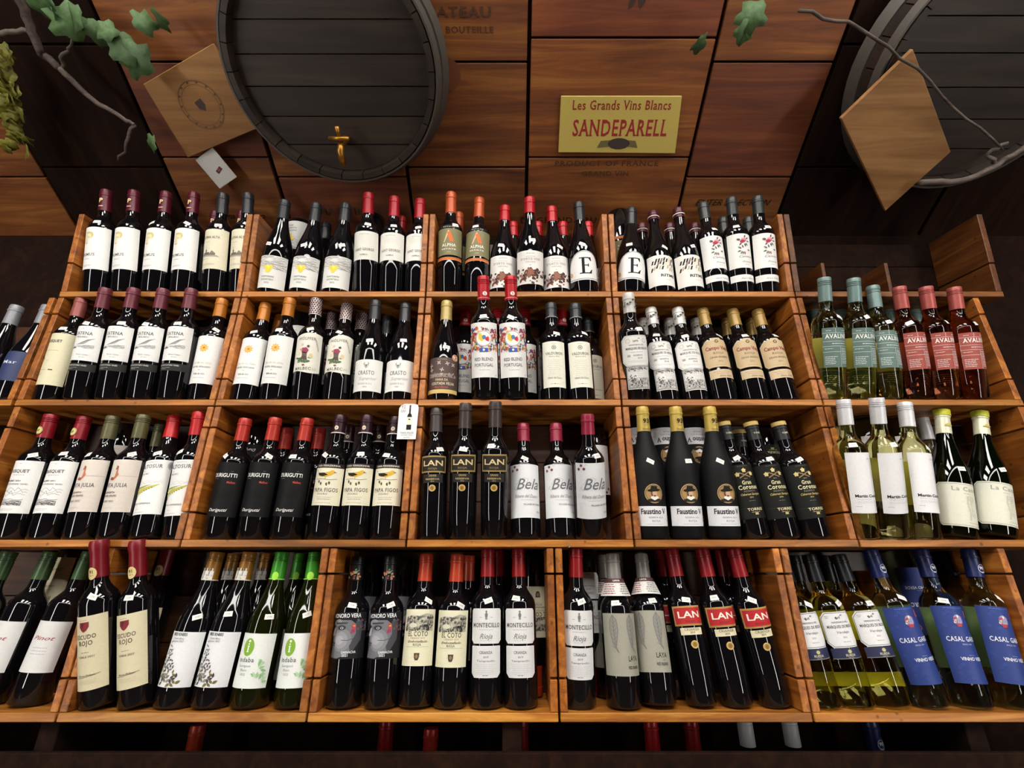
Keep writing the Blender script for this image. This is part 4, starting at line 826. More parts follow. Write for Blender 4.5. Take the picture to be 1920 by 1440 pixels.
# ---------------------------------------------------------------- crates
COLX = [-1.275, -.761, -.243, .281, .797, 1.312]
ROW4X = [-1.442, -.926, -.417, .0965, .612, 1.127]
CRATE_D = .178
M_DIMX = wood('dimmed_crate_wood', '#4a2508', '#734012', '#9a6024', axis='X'); M_DIMY = wood('dimmed_crate_side', '#3f2008', '#5f3310', '#82501e', axis='Y')  # same crate wood with dim light put into its colour, empty crate only
def crate(row, x0, x1, label, top=None, dividers=(), h=None, name='wine_crate', d=CRATE_D, dimmed=False):
    MX, MY, MB = (M_DIMX, M_DIMY, M_DARK) if dimmed else (M_CX, M_CY, M_CB)  # darker board set imitates low light on one crate
    z0 = ROWZ[row]-FT
    e = empty(name, label, 'crate', ((x0+x1)/2, 0, z0), 'wooden wine crates stacked as shelves')
    e.rotation_euler.x = TILT[row]
    w2 = (x1-x0)/2 - .0022; sw = .0155
    if h is None: h = (ROWZ[row-1]-FT-.003) - z0 if row > 1 else .262
    board('floor_board', -w2, w2, 0, d, 0, FT, MX, e)
    cuts = [FT+.0008, FT + (h-FT)*.19, FT + (h-FT)*.83, h] if row > 1 else [FT+.0008, FT+(h-FT)*.36, h]
    gap = .0042
    for s in (-1, 1):
        xa, xb = (-w2, -w2+sw) if s < 0 else (w2-sw, w2)
        for k, (a, b) in enumerate(zip(cuts, cuts[1:])):
            y0 = .0015*((k+row) % 2) + .001*random.random()
            board('side_board', xa, xb, y0, d-.009, a + (gap/2 if k else 0), b - (gap/2 if k < len(cuts)-2 else 0), MY, e)
    n = 3
    for k in range(n):
        a = FT + (h-FT)*k/n; b = FT + (h-FT)*(k+1)/n
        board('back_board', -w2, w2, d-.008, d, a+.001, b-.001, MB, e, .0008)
    for (u, d0, hh) in dividers:
        board('divider', u-.005, u+.005, d0, d-.009, FT+.001, FT+hh, MY, e)
    return e
NAMES = {
 (1, 0): 'top-row crate at far left holding gold-letter bottles', (1, 1): 'top-row crate holding yellow-gem and red-capped bottles', (1, 2): 'top-row crate holding olive-label and brown-splash bottles',
 (1, 3): 'top-row crate holding tile-pattern and red-flower bottles', (1, 4): 'empty top-row crate at far right',
 (2, 0): 'second-row crate holding mountain-sketch bottles', (2, 1): 'second-row crate holding sun-label and checkered-cap bottles', (2, 2): 'second-row crate holding folk-flower bottles', (2, 3): 'second-row crate holding etched-label and tan-label bottles', (2, 4): 'second-row crate holding sage and coral label bottles',
 (3, 0): 'third-row crate at far left holding hand-drawing bottles', (3, 1): 'third-row crate holding black-label and yellow-bird bottles', (3, 2): 'third-row crate holding gold-framed and three-star bottles', (3, 3): 'third-row crate holding portrait-seal bottles', (3, 4): 'third-row crate holding white-capped clear bottles'}
for c in range(5):
    for r in (1, 2, 3):
        x0, x1 = COLX[c], COLX[c+1]
        if (r, c) == (1, 4): x1 = 1.385
        dv = {(1, 4): ((-.16, .06, .12), (.03, .06, .12)), (2, 3): ((.012, .10, .27),)}.get((r, c), ())
        crate(r, x0, x1, NAMES[(r, c)], dividers=dv, dimmed=(r, c) == (1, 4))
N4 = ['bottom-row crate cut off by the left picture edge', 'bottom-row crate holding red-shield and green-oval bottles', 'bottom-row crate holding face-label and engraved-landscape bottles', 'bottom-row crate holding leaf-label and red square-label bottles', 'bottom-row crate holding clear and royal-blue-label bottles']
for c in range(5):
    crate(4, ROW4X[c], ROW4X[c+1], N4[c], dividers=((.02, .09, .27),) if c == 4 else ())
crate(2, -1.80, -1.281, 'second-row crate cut off by the left picture edge')
# counter below the crates
pl = struct(board('counter', -2.4, 2.4, .02, .20, 0, ROWZ[4]-FT-.34, M_DARK, None, .002)); pl['label'] = 'dark wooden counter under the bottom crates'
fa = struct(board('trim_1', -2.4, 2.4, .004, .018, ROWZ[4]-FT-.36, ROWZ[4]-FT-.052, M_DARK, None, .002)); fa['label'] = 'added dark board standing in for shade below the bottom crates'  # near-black board added to give the deep shade under the crates
for i, x in enumerate((-1.9, -.95, 0, .95, 1.9)):
    po = struct(board('trim_%d' % (i+2), x-.02, x+.02, .02, .20, ROWZ[4]-FT-.338, ROWZ[4]-FT-.001, M_DARK, None, .002)); po['label'] = 'dark upright board carrying the bottom crates'

# ---------------------------------------------------------------- bottles
# front row of each crate: (type, base x, top x, top y [, setback, yaw deg])
FRONT = {
 (1, 'A'): [('primus', 182, 200, 360), ('primus', 236, 252, 361), ('primus', 291, 312, 363), ('primus', 345, 364, 364), ('alta', 403, 419, 366), ('alta', 454, 466, 366)],
 (1, 'B'): [('sant', 510, 535, 380), ('sant', 569, 594, 385), ('sant', 630, 649, 385), ('george', 687, 691, 366), ('george', 734, 740, 372), ('george', 781, 788, 376)],
 (1, 'C'): [('alpha', 843, 846, 364), ('alpha', 893, 899, 374), ('orto', 942, 947, 389, .06), ('orto', 994, 993, 374, .036), ('orto', 1044, 1034, 391, .06), ('e', 1096, 1085, 383)],
 (1, 'D'): [('e', 1182, 1184, 394), ('ritme', 1240, 1224, 399), ('ritme', 1294, 1271, 393), ('camins', 1345, 1318, 383), ('camins', 1390, 1371, 374), ('camins', 1436, 1420, 372)],
 (2, 'A'): [('bousgold', 92, 155, 560), ('catena', 149, 198, 545), ('catena', 207, 251, 545), ('catena', 265, 306, 546), ('catena', 322, 359, 546), ('clos', 378, 417, 564)],
 (2, 'B'): [('clos', 458, 499, 571), ('clos', 512, 544, 563), ('wolf', 571, 594, 561), ('wolf', 629, 651, 572), ('crasto', 689, 705, 567), ('crasto', 748, 761, 571)],
 (2, 'C'): [('vinha', 830, 838, 568), ('redb', 910, 906, 525), ('redb', 965, 957, 525), ('vald', 1040, 1033, 572), ('vald', 1091, 1078, 573)],
 (2, 'D'): [('riscal', 1196, 1178, 556, .038), ('riscal', 1250, 1220, 580), ('riscal', 1304, 1270, 580), ('campo', 1358, 1317, 582), ('campo', 1417, 1373, 583), ('campo', 1472, 1420, 584)],
 (2, 'E'): [('avag', 1561, 1556, 524), ('avag', 1617, 1602, 529), ('avag', 1669, 1637, 541), ('avar', 1722, 1687, 544), ('avar', 1774, 1737, 544), ('avar', 1824, 1790, 545)],
 (3, 'A'): [('bous', 21, 97, 780), ('bous', 84, 160, 783), ('julia', 150, 213, 783), ('julia', 213, 270, 781), ('alto', 273, 328, 782), ('alto', 335, 374, 775)],
 (3, 'B'): [('duri', 410, 461, 787), ('duri', 472, 517, 786), ('duri', 534, 577, 787), ('papa', 605, 639, 781), ('papa', 663, 689, 781), ('papa', 721, 742, 783)],
 (3, 'C'): [('lang', 811, 819, 767), ('lang', 866, 873, 760), ('lang', 926, 929, 758), ('bela', 986, 981, 796), ('bela', 1052, 1042, 796), ('bela', 1110, 1102, 781, .04)],
 (3, 'D'): [('faus', 1222, 1204, 766, .038), ('faus', 1289, 1266, 766, .038), ('faus', 1358, 1330, 766, .038), ('gran', 1416, 1356, 795, .05), ('gran', 1472, 1407, 795), ('gran', 1530, 1459, 795)],
 (3, 'E'): [('martin', 1616, 1582, 755), ('martin', 1673, 1647, 752), ('martin', 1732, 1697, 759), ('cana', 1795, 1766, 774), ('cana', 1868, 1838, 778)],
 (4, 'A'): [('esc', 187, 184, 1021, .042), ('esc', 259, 257, 1021, .042), ('bees', 324, 408, 1038, .045), ('bees', 393, 469, 1038, .045), ('ind', 465, 530, 1038, .045), ('ind', 548, 592, 1038, .045)],
 (4, 'B'): [('hon', 643, 672, 1045), ('hon', 714, 733, 1045), ('coto', 778, 800, 1042), ('coto', 842, 858, 1041), ('mont', 911, 915, 1030), ('mont', 977, 972, 1030)],
 (4, 'C'): [('mont', 1086, 1079, 1029, .05), ('laya', 1171, 1148, 1040, .04), ('laya', 1237, 1202, 1043, .045, -20), ('lanr', 1317, 1259, 1032), ('lanr', 1385, 1316, 1031), ('lanr', 1456, 1375, 1029)],
 (4, 'D'): [('riscw', 1546, 1464, 1040), ('riscw', 1608, 1516, 1042), ('riscw', 1675, 1572, 1043), ('casal', 1745, 1631, 1033), ('casal', 1826, 1726, 1033, .04), ('casal', 1898, 1816, 1033, .04)],
}
# back row: (type, top x, inverted)
BACK = {
 (1, 'A'): [('primus', 405, 0), ('primus', 455, 0)],
 (1, 'B'): [('sant', 563, 1), ('sant', 612, 0), ('george', 700, 1), ('george', 752, 0), ('george', 800, 0)],
 (1, 'C'): [('alpha', 860, 0), ('orto', 962, 0), ('orto', 1008, 0), ('orto', 1055, 0), ('orto', 1102, 0)],
 (1, 'D'): [('alpha', 1160, 1), ('ritme', 1203, 0), ('ritme', 1255, 0), ('ritme', 1302, 0), ('camins', 1355, 0), ('camins', 1402, 0)],
 (2, 'A'): [],
 (2, 'B'): [('clos', 525, 0), ('clos', 567, 1), ('wolf', 624, 0), ('wolf', 679, 0), ('crasto', 728, 0)],
 (2, 'C'): [('redb', 873, 0), ('redb', 932, 0), ('redb', 984, 0), ('redb', 1052, 0), ('vald', 1102, 0)],
 (2, 'D'): [('riscal', 1205, 0), ('riscal', 1255, 0), ('riscal', 1305, 0), ('campo', 1362, 0), ('campo', 1408, 0)],
 (2, 'E'): [('avag', 1525, 0), ('avag', 1574, 0), ('avag', 1622, 0), ('avag', 1664, 0), ('avag', 1712, 0)],
 (3, 'A'): [('julia', 242, 1), ('julia', 303, 0)],
 (3, 'B'): [('duri', 484, 1), ('duri', 539, 0), ('duri', 600, 0), ('papa', 655, 0), ('papa', 714, 0)],
 (3, 'C'): [('bela', 1112, 1)],
 (3, 'D'): [('faus', 1190, 1), ('faus', 1240, 1), ('faus', 1292, 1), ('gran', 1385, 0), ('gran', 1432, 1)],
 (3, 'E'): [('martin', 1548, 0), ('martin', 1612, 1), ('martin', 1672, 1), ('martin', 1728, 0)],
 (4, 'A'): [('esc', 150, 1), ('esc', 320, 0), ('bees', 440, 0), ('bees', 500, 0), ('ind', 564, 0)],
 (4, 'B'): [('hon', 690, 1), ('hon', 752, 1), ('coto', 880, 0), ('mont', 936, 0), ('coto', 1000, 1)],
 (4, 'C'): [('mont', 1092, 1), ('laya', 1128, 0), ('lanr', 1238, 0), ('lanr', 1352, 0)],
 (4, 'D'): [('riscw', 1486, 0), ('riscw', 1545, 0), ('casal', 1690, 1), ('casal', 1768, 0)],
}
def base_point(row, xb, sb):
    ph = TILT[row]; y = sb*math.cos(ph); z = ROWZ[row] + sb*math.sin(ph)
    return Vector(((xb-960)/F*depth_of((0, y, z)), y, z))
# one height per kind: the median of what its bottles show
LH = {}
for (row, cr), L_ in FRONT.items():
    for it in L_:
        key, xb, xt, yt = it[:4]; sb = it[4] if len(it) > 4 else SETB.get(key, .045)
        P = base_point(row, xb, sb) - CAMP; d = ray(xt, yt); tp = math.tan(math.radians(PREFT.get(key, PREF[row])))
        # point on the ray where forward offset = tan(lean) * rise
        t = (P.y - tp*P.z)/(d.y - tp*d.z)
        LH.setdefault(key, []).append((d*t - P).length)
HT = {}
for k, v in LH.items():
    v = sorted(v); HT[k] = max(.292, min(.335, v[len(v)//2]))
HT['plain'] = .31; HT['blue'] = .30
PROTO = {}
def proto(key):
    if key in PROTO: return PROTO[key]
    t = TYPES[key]; H = HT[key]; R = make_R(t['shape'], H)
    K = Kit(H); t['art'](K)
    body = body_mesh(t['shape'], H, GLASS[t['glass']]())
    kind, zc, cc = t['cap']
    cb = lathe_bm(cap_profile(kind, zc, H), 32); cap = bm_mesh('capsule', cb); smooth_angle(cap, 35); cap.materials.append(foil(cc))
    capart = K.cap_art.build('capsule_print', (lambda z: CAPR+.0012 if kind != 'wax' else CAPR+.0016), CAPR, .0004) if K.cap_art.items else None
    if kind == 'wax': capart = K.cap_art.build('capsule_print', (lambda z: max(CAPR+.0016, R(z)+.0004)), CAPR, .0004, zslice=True)
    rref = max(r for r, _ in SHAPES[t['shape']])
    labs = []
    for B, A, nm, off in K.labels:
        if nm == 'neck_collar':
            Rf = (lambda z, H=H: .0175 + (0.82*H - z)*.40)
            lm = B.build(nm, Rf, .02, off, matf=paper); pm = A.build('label_print', Rf, .02, off+.0003)
        else:
            lm = B.build(nm, R, rref, off, matf=paper, zslice=(nm == 'neck_print')); pm = A.build('label_print', R, rref, off+.0002, zslice=(nm == 'neck_print')) if A.items else None
        labs.append((nm, lm, pm))
    PROTO[key] = dict(H=H, R=R, body=body, cap=cap, capart=capart, labs=labs, rref=rref, st={})
    return PROTO[key]
PRICES = ['12.99', '14.99', '17.99', '16.99', '11.99', '19.99', '13.99']
def sticker_mesh(key, v):
    p = proto(key)
    if v not in p['st']:
        r = random.Random(hash((len(key), v, ord(key[0]))) & 0xffff); H = p['H']*1000
        t = {'bord': .645, 'slim': .645, 'burg': .50, 'rhone': .555}[TYPES[key]['shape']]
        x = r.uniform(-16, 22); y = t*H + r.uniform(-2, 6); rot = r.choice([-.45, -.15, .1, .3, .05])
        cr, sr = math.cos(rot), math.sin(rot); wd, hg = 10.0, 5.2
        B = Art(0); B.poly([(x+a*cr-b*sr, y+a*sr+b*cr) for a, b in ((-wd, -hg), (wd, -hg), (wd, hg), (-wd, hg))], '#eceae6')
        A = Art(1); A.text(r.choice(PRICES), x+sr*1.4, y-1.6*cr, 3.4, '#8f8d8a', 's', rot=rot)
        p['st'][v] = (B.build('price_sticker', p['R'], p['rref'], .0005, zslice=True, matf=paper), A.build('price_print', p['R'], p['rref'], .0007, zslice=True))
    return p['st'][v]
def put_bottle(key, P, a, yaw, label, group, inv=False, sticker=True, name='wine_bottle', variant=0):
    p = proto(key); H = p['H']; a = a.normalized()
    z = -a if inv else a
    f = Vector((0, -1, 0)); f = (f - z*f.dot(z)).normalized()
    f = Matrix.Rotation(math.radians(yaw), 3, z) @ f
    yv = -f; xv = yv.cross(z)
    org = P + a*(H*1.003) if inv else P
    e = empty(name, label, 'wine bottle', (0, 0, 0), group)
    e.matrix_world = Matrix.Translation(org) @ Matrix((xv, yv, z)).transposed().to_4x4()
    link('bottle_body', p['body'], None, e); c = link('capsule', p['cap'], None, e)
    if p['capart']: link('capsule_print', p['capart'], None, c)
    for nm, lm, pm in p['labs']:
        lo = link(nm, lm, None, e)
        if pm: link('label_print', pm, None, lo)
    if sticker:
        sm, pm = sticker_mesh(key, variant); so = link('price_sticker', sm, None, e); link('price_print', pm, None, so)
    return e
ORD = {1: [''], 2: ['left of two', 'right of two'], 3: ['left of three', 'middle of three', 'right of three'], 4: ['leftmost of four', 'second of four', 'third of four', 'rightmost of four']}
SH = {1: [''], 2: ['left', 'right'], 3: ['left', 'middle', 'right'], 4: ['leftmost', 'second', 'third', 'rightmost']}
ROWN = {1: 'top row', 2: 'second row', 3: 'third row', 4: 'bottom row'}
multi = {}
for (row, cr), L_ in FRONT.items():
    for it in L_: multi.setdefault(it[0], set()).add((row, cr))
WHERE = {('e', 1, 'C'): 'right end of its crate', ('e', 1, 'D'): 'left end of its crate', ('clos', 2, 'A'): 'beside the mountain-sketch bottles', ('clos', 2, 'B'): 'beside checkered caps', ('mont', 4, 'B'): 'beside engraved landscapes', ('mont', 4, 'C'): 'beside leaf labels'}
LEAN = []
used = set()
for (row, cr), L_ in FRONT.items():
    cnt = {}; tot = {}
    for it in L_: tot[it[0]] = tot.get(it[0], 0) + 1
    fr = []
    for n_, it in enumerate(L_):
        key, xb, xt, yt = it[:4]; sb = it[4] if len(it) > 4 else SETB.get(key, .045); yaw = it[5] if len(it) > 5 else 0
        i = cnt.get(key, 0); cnt[key] = i+1
        P = base_point(row, xb, sb); H = HT[key]; d = ray(xt, yt).normalized(); q = P - CAMP
        b = q.dot(d); disc = b*b - (q.dot(q) - H*H)
        t = b + (math.sqrt(disc) if disc > 0 else 0)
        a = (CAMP + d*t - P).normalized()
        pit = math.degrees(math.atan2(a.y, a.z)); lat = math.degrees(math.atan2(a.x, a.z))
        lo = -22 if row == 1 else -17
        if pit < lo:
            a = Vector((a.x/a.z, math.tan(math.radians(lo)), 1)).normalized()
        if pit > 12: a = Vector((a.x/a.z, math.tan(math.radians(12)), 1)).normalized()
        LEAN.append((row, cr, key, xb, round(H, 3), round(pit), round(lat)))
        nrm = Vector((0, -math.sin(TILT[row]), math.cos(TILT[row])))
        ang = a.angle(nrm); P = P + nrm*(.032*math.sin(ang))
        tp = TYPES[key]; lab = tp['desc']
        if tot[key] > 1: lab += ', ' + ORD[tot[key]][i]
        if (key, row, cr) in WHERE: lab += ', ' + WHERE[(key, row, cr)]
        fr.append((xt, (SH[tot[key]][i] + ' ' + tp['nick']).strip() + (' in %s' % ROWN[row] if len(multi[key]) > 1 else '')))
        put_bottle(key, P, a, yaw, lab, tp['nick'] + 's', sticker=not (key == 'primus' and i == 1), variant=(n_*3 + row) % 7)
    for key, xt, inv in BACK[(row, cr)]:
        H = HT[key]; pr = math.radians(PREF[row] if row > 1 else -9); sb = .131
        P = base_point(row, xt, sb); top = P + Vector((0, math.sin(pr), math.cos(pr)))*H
        P.x = (xt-960)/F*depth_of(top); P.z += .032*abs(math.sin(pr + TILT[row]))
        near = min(fr, key=lambda q: abs(q[0]-xt)); side = 'left' if xt < near[0] else 'right'
        tp = TYPES[key]
        capc = tp['desc'].split(' ')[0] if '-capped' in tp['desc'].split(' ')[0] else tp['nick']
        if inv: lab = 'upside-down spare bottle behind and %s of %s' % (side, near[1])
        else: lab = 'half-hidden spare bottle behind and %s of %s' % (side, near[1])
        while lab in used: lab += ', deeper inside'
        used.add(lab)
        put_bottle(key, P, Vector((0, math.sin(pr), math.cos(pr))), random.uniform(-14, 14), lab, 'spare bottles standing behind the front rows', inv=bool(inv), sticker=False)
# neighbours cut off at the left, and the low shelf under the crates
for i, (x, ty, yw) in enumerate(((-1.045, 'plain', 8), (-1.14, 'plain', -6), (-1.24, 'plain', 4))):
    put_bottle(ty, Vector((x, .06, ROWZ[4]+.003)), Vector((.07, .05, 1)), yw, 'green-capped bottle in the lower left edge crate, ' + ORD[3][2-i], 'bottles in the lower left edge crate', sticker=False)
for i, x in enumerate((-1.355, -1.445, -1.535)):
    put_bottle('blue', Vector((x, .06, ROWZ[2]+.003)), Vector((.05, -.05, 1)), 0, 'navy-label bottle in the upper left edge crate, ' + ORD[3][2-i], 'bottles in the upper left edge crate', sticker=False)
low = [(-.70, 'coto'), (-.28, 'mont'), (-.18, 'duri'), (.02, 'mont'), (.31, 'alto'), (.40, 'mont'), (.52, 'martin'), (.62, 'martin'), (.80, 'casal')]
LOWN = ['orange-red-capped', 'dark-red-capped', 'orange-capped', 'dark-red-capped', 'bright red-capped', 'dark-red-capped', 'white-capped', 'white-capped', 'navy-capped']
for i, (x, k) in enumerate(low):
    put_bottle(k, Vector((x, .12, ROWZ[4]-FT-.338)), Vector((0, 0, 1)), 0, LOWN[i] + ' bottle on the dark low shelf, %s from the left' % ['first', 'second', 'third', 'fourth', 'fifth', 'sixth', 'seventh', 'eighth', 'ninth'][i], 'bottles on the dark low shelf', sticker=False)
# ---------------------------------------------------------------- barrels, plaques, sign and vines fixed to the sloping ceiling
M_STAVE = wood('barrel_wood', '#1b1310', '#2b2019', '#3d2e25', axis='X', grain=16, rough=.5, knots=False)
M_HOOP = foil('#5d5852', .5, .5); M_BRASS = foil('#a8762e', .32, .8); M_STEEL = foil('#8d8a86', .35, .8)
M_PLAQ = wood('plaque_wood', '#7a5228', '#96693a', '#b08350', axis='X', grain=12, rough=.6, knots=False)
def frame_on_soffit(p):   # local z points out of the ceiling towards the viewer, y up the slope
    z = SN; y = SE; x = y.cross(z)
    return Matrix.Translation(p) @ Matrix((x, y, z)).transposed().to_4x4()
def barrel(px, py, R, label, deep=.13):
    p = on_soffit(px, py, 0.012)
    e = empty('wine_barrel', label, 'barrel', (0, 0, 0), 'barrel heads on the sloping ceiling')
    e.matrix_world = frame_on_soffit(p)
    prof = [(R*1.03, 0), (R*1.045, .02), (R*1.02, deep*.6), (R, deep), (R*.945, deep), (R*.935, deep-.03), (R*.93, .01)]
    # staves: separate curved boards round the rim
    n = 26
    for i in range(n):
        a0, a1 = 2*math.pi*(i+.02)/n, 2*math.pi*(i+.98)/n; bm = bmesh.new(); rr = []
        for k in range(4):
            a = a0 + (a1-a0)*k/3; rr.append([bm.verts.new((r*math.cos(a), r*math.sin(a), z)) for r, z in prof])
        for A, B in zip(rr, rr[1:]):
            for j in range(len(prof)):
                jj = (j+1) % len(prof); bm.faces.new((A[j], B[j], B[jj], A[jj]))
        bm.faces.new(rr[0]); bm.faces.new(rr[-1][::-1]); bmesh.ops.recalc_face_normals(bm, faces=bm.faces)
        link('stave', bm_mesh('stave', bm), M_STAVE, e)
    for z0, z1, g in ((deep*.80, deep*.97, .012), (deep*.15, deep*.4, .03)):
        prof2 = [(R*1.005+g*.2, z1), (R*1.02+g*.3, z1), (R*1.035+g*.6, z0), (R*1.01, z0), (R*1.005+g*.2, z1)]
        me = bm_mesh('hoop', lathe_bm(prof2, 56)); smooth_angle(me, 40); link('hoop', me, M_HOOP, e)
    m = 7; z = deep-.028
    for i in range(m):   # head planks
        y0, y1 = -R*.935 + 2*R*.935*i/m + .0015, -R*.935 + 2*R*.935*(i+1)/m - .0015
        pts = []
        N = 8
        for k in range(N+1): yy = y0+(y1-y0)*k/N; pts.append((math.sqrt(max(0, (R*.933)**2-yy*yy)), yy))
        pts = pts + [(-x, yy) for x, yy in pts[::-1]]
        if max(abs(q[0]) for q in pts) < .01: continue
        bm = bmesh.new(); f = bm.faces.new([bm.verts.new((x, yy, z)) for x, yy in pts])
        ext = bmesh.ops.extrude_face_region(bm, geom=[f]); vv = [v for v in ext['geom'] if isinstance(v, bmesh.types.BMVert)]
        bmesh.ops.translate(bm, verts=vv, vec=(0, 0, -.012)); bmesh.ops.recalc_face_normals(bm, faces=bm.faces)
        link('head_plank', bm_mesh('head_plank', bm), M_STAVE, e)
    return e, z
e1, zb = barrel(645, 122, .268, 'dark barrel head with brass tap above the second crate')
# brass tap on the left barrel
tp_ = link('tap', tube_mesh([(0, 0, zb), (0, 0, zb+.05), (0, -.015, zb+.07), (0, -.05, zb+.072)], [.012, .010, .010, .008], 10), M_BRASS, e1); tp_.location = (-.005, -.165, 0)
hd = link('tap_handle', tube_mesh([(-.028, .015, zb+.058), (.028, .015, zb+.058)], .006, 8), M_BRASS, tp_)
st_ = link('tap_stem', tube_mesh([(0, 0, zb+.05), (0, .03, zb+.056), (0, .045, zb+.056)], .007, 8), M_BRASS, tp_)
e2, zb = barrel(1800, 122, .285, 'dark barrel head behind the right hanging plaque')
def quad_board(name, label, cat, corners, off, thick, mat, group=None):
    P = [on_soffit(x, y, off) for x, y in corners]; c = sum(P, Vector())/4
    M = frame_on_soffit(c); I = M.inverted()
    bm = bmesh.new(); f = bm.faces.new([bm.verts.new((q.x, q.y, 0)) for q in [I @ p for p in P]])
    ext = bmesh.ops.extrude_face_region(bm, geom=[f]); vv = [v for v in ext['geom'] if isinstance(v, bmesh.types.BMVert)]
    bmesh.ops.translate(bm, verts=vv, vec=(0, 0, -thick)); bmesh.ops.recalc_face_normals(bm, faces=bm.faces)
    bmesh.ops.bevel(bm, geom=bm.edges[:], offset=.0015, segments=1, affect='EDGES')
    e = empty(name, label, cat, (0, 0, 0), group); e.matrix_world = M
    link('board', bm_mesh('board', bm), mat, e)
    return e
def print_on(e, art, rot=0.0, name='print'):
    me = art.build(name, None, 1, .0004)   # flat art faces -y, y up = z
    me.transform(Matrix.Rotation(rot, 4, 'Z') @ Matrix(((1, 0, 0, 0), (0, 0, 1, 0), (0, -1, 0, 0), (0, 0, 0, 1))))
    return link(name, me, None, e)
pq = quad_board('wooden_plaque', 'square wooden plaque with round seal hanging cornerwise at left', 'plaque', [(268, 158), (398, 82), (490, 238), (352, 296)], .05, .012, M_PLAQ, 'square plaques hung cornerwise')
a = Art(); a.ring(0, 0, 62, 62, 3, '#6a4a2c', n=36); a.ring(0, 0, 52, 52, 1.5, '#6a4a2c', n=36); a.poly([(-12, 14), (12, 14), (12, -4), (0, -16), (-12, -4)], '#3f3028')
for i in range(14): a.ell(57*math.cos(i*.449), 57*math.sin(i*.449), 4, 3, '#5a3f26', n=6, lay=2)
print_on(pq, a, .5, 'seal_print')
quad_board('wooden_plaque', 'plain square wooden plaque hanging cornerwise before the right barrel', 'plaque', [(1577, 222), (1712, 92), (1783, 285), (1660, 396)], .17, .012, M_PLAQ, 'square plaques hung cornerwise')
tg = quad_board('paper_tag', 'small white paper tag below the left plaque', 'tag', [(366, 300), (398, 276), (444, 332), (412, 354)], .04, .002, paper('#d2cfc9'))
a = Art(); a.rect(-9, 14, -14, -3, '#3a3a3c'); a.ell(3, -8, 6, 4, '#a8324a', n=10, lay=2); print_on(tg, a, .75, 'tag_print')
sg = quad_board('sign', 'yellow sign with red lettering on the sloping ceiling', 'sign', [(1047, 286), (1266, 288), (1279, 180), (1052, 180)], .014, .006, paper('#c9b35a'))
a = Art(); a.text('Les Grands Vins Blancs', 0, 42, 24, '#8f2a22', 'F', w=290, lay=1); print_on(sg, a, 0, 'sign_lettering'); a = Art(); a.text('SANDEPARELL', 4, -28, 44, '#9a2426', 'F', w=285, lay=1); print_on(sg, a, 0, 'sign_lettering'); a = Art(); a.ell(6, -50, 34, 16, '#3a3026', n=14, lay=2); a.poly([(-60, -62), (-20, -58), (-20, -40), (-50, -42)], '#6a6038', lay=1.5); a.poly([(66, -62), (30, -58), (30, -40), (56, -42)], '#6a6038', lay=1.5)
print_on(sg, a, 0, 'sign_emblem')
# bare vine branches and leaves
M_BARK = wood('vine_bark', '#3a302a', '#5d5049', '#7a6c62', axis='X', grain=40, rough=.8, knots=False)
def leaf_mesh(s, seed):
    r = random.Random(seed); bm = bmesh.new(); c = bm.verts.new((0, 0, .012*s)); ring = []
    n = 15
    for i in range(n):
        a = 2*math.pi*i/n; k = (1.0, .72, .86)[i % 3]*r.uniform(.9, 1.1)
        ring.append(bm.verts.new((s*k*math.cos(a)*.9, s*k*math.sin(a), -.1*s*math.sin(a*2)*r.uniform(.5, 1.5))))
    for i in range(n): bm.faces.new((c, ring[i], ring[(i+1) % n]))
    g = bm.faces[:]; ext = bmesh.ops.extrude_face_region(bm, geom=g); vv = [v for v in ext['geom'] if isinstance(v, bmesh.types.BMVert)]
    bmesh.ops.translate(bm, verts=vv, vec=(0, 0, .0015)); bmesh.ops.recalc_face_normals(bm, faces=bm.faces)
    return bm_mesh('leaf', bm, True)
M_LEAF = wood('leaf_green', '#34502c', '#4a6a3a', '#64834c', axis='Y', grain=60, rough=.6, knots=False)
M_LEAF2 = wood('leaf_yellow', '#5a5a16', '#77741f', '#94902f', axis='Y', grain=60, rough=.6, knots=False)
LEAVES = [leaf_mesh(1.0, i) for i in range(4)]
def vine(label, paths, leaves, off, mat, name='vine'):
    p0 = on_soffit(*paths[0][0][0], off)
    e = empty(name, label, 'vine', tuple(p0), 'vines trailing over the sloping ceiling')
    for pts, r0, r1 in paths:
        P = []
        Q = [on_soffit(x, y, off) for x, y in pts]
        for A, B in zip(Q, Q[1:]):
            for k in range(4): P.append(A.lerp(B, k/4) + Vector((random.uniform(-.004, .004), random.uniform(-.006, .006), random.uniform(-.004, .004))) - p0)
        P.append(Q[-1]-p0); n = len(P)
        link('branch', tube_mesh([tuple(q) for q in P], [r0+(r1-r0)*i/(n-1) for i in range(n)], 7), M_BARK, e)
    for i, (x, y, s) in enumerate(leaves):
        o = link('leaf', LEAVES[i % 4], None, e)
        if not o.data.materials: o.data.materials.append(mat)
        o.material_slots[0].link = 'OBJECT'; o.material_slots[0].material = mat
        q = on_soffit(x, y, off+.02) - p0
        rot = frame_on_soffit(Vector((0, 0, 0))).to_3x3() @ Matrix.Rotation(random.uniform(-.7, .7), 3, 'X') @ Matrix.Rotation(random.uniform(-.7, .7), 3, 'Y') @ Matrix.Rotation(random.uniform(0, 6.2), 3, 'Z')
        o.matrix_local = Matrix.Translation(q) @ rot.to_4x4() @ Matrix.Scale(s, 4)
    return e
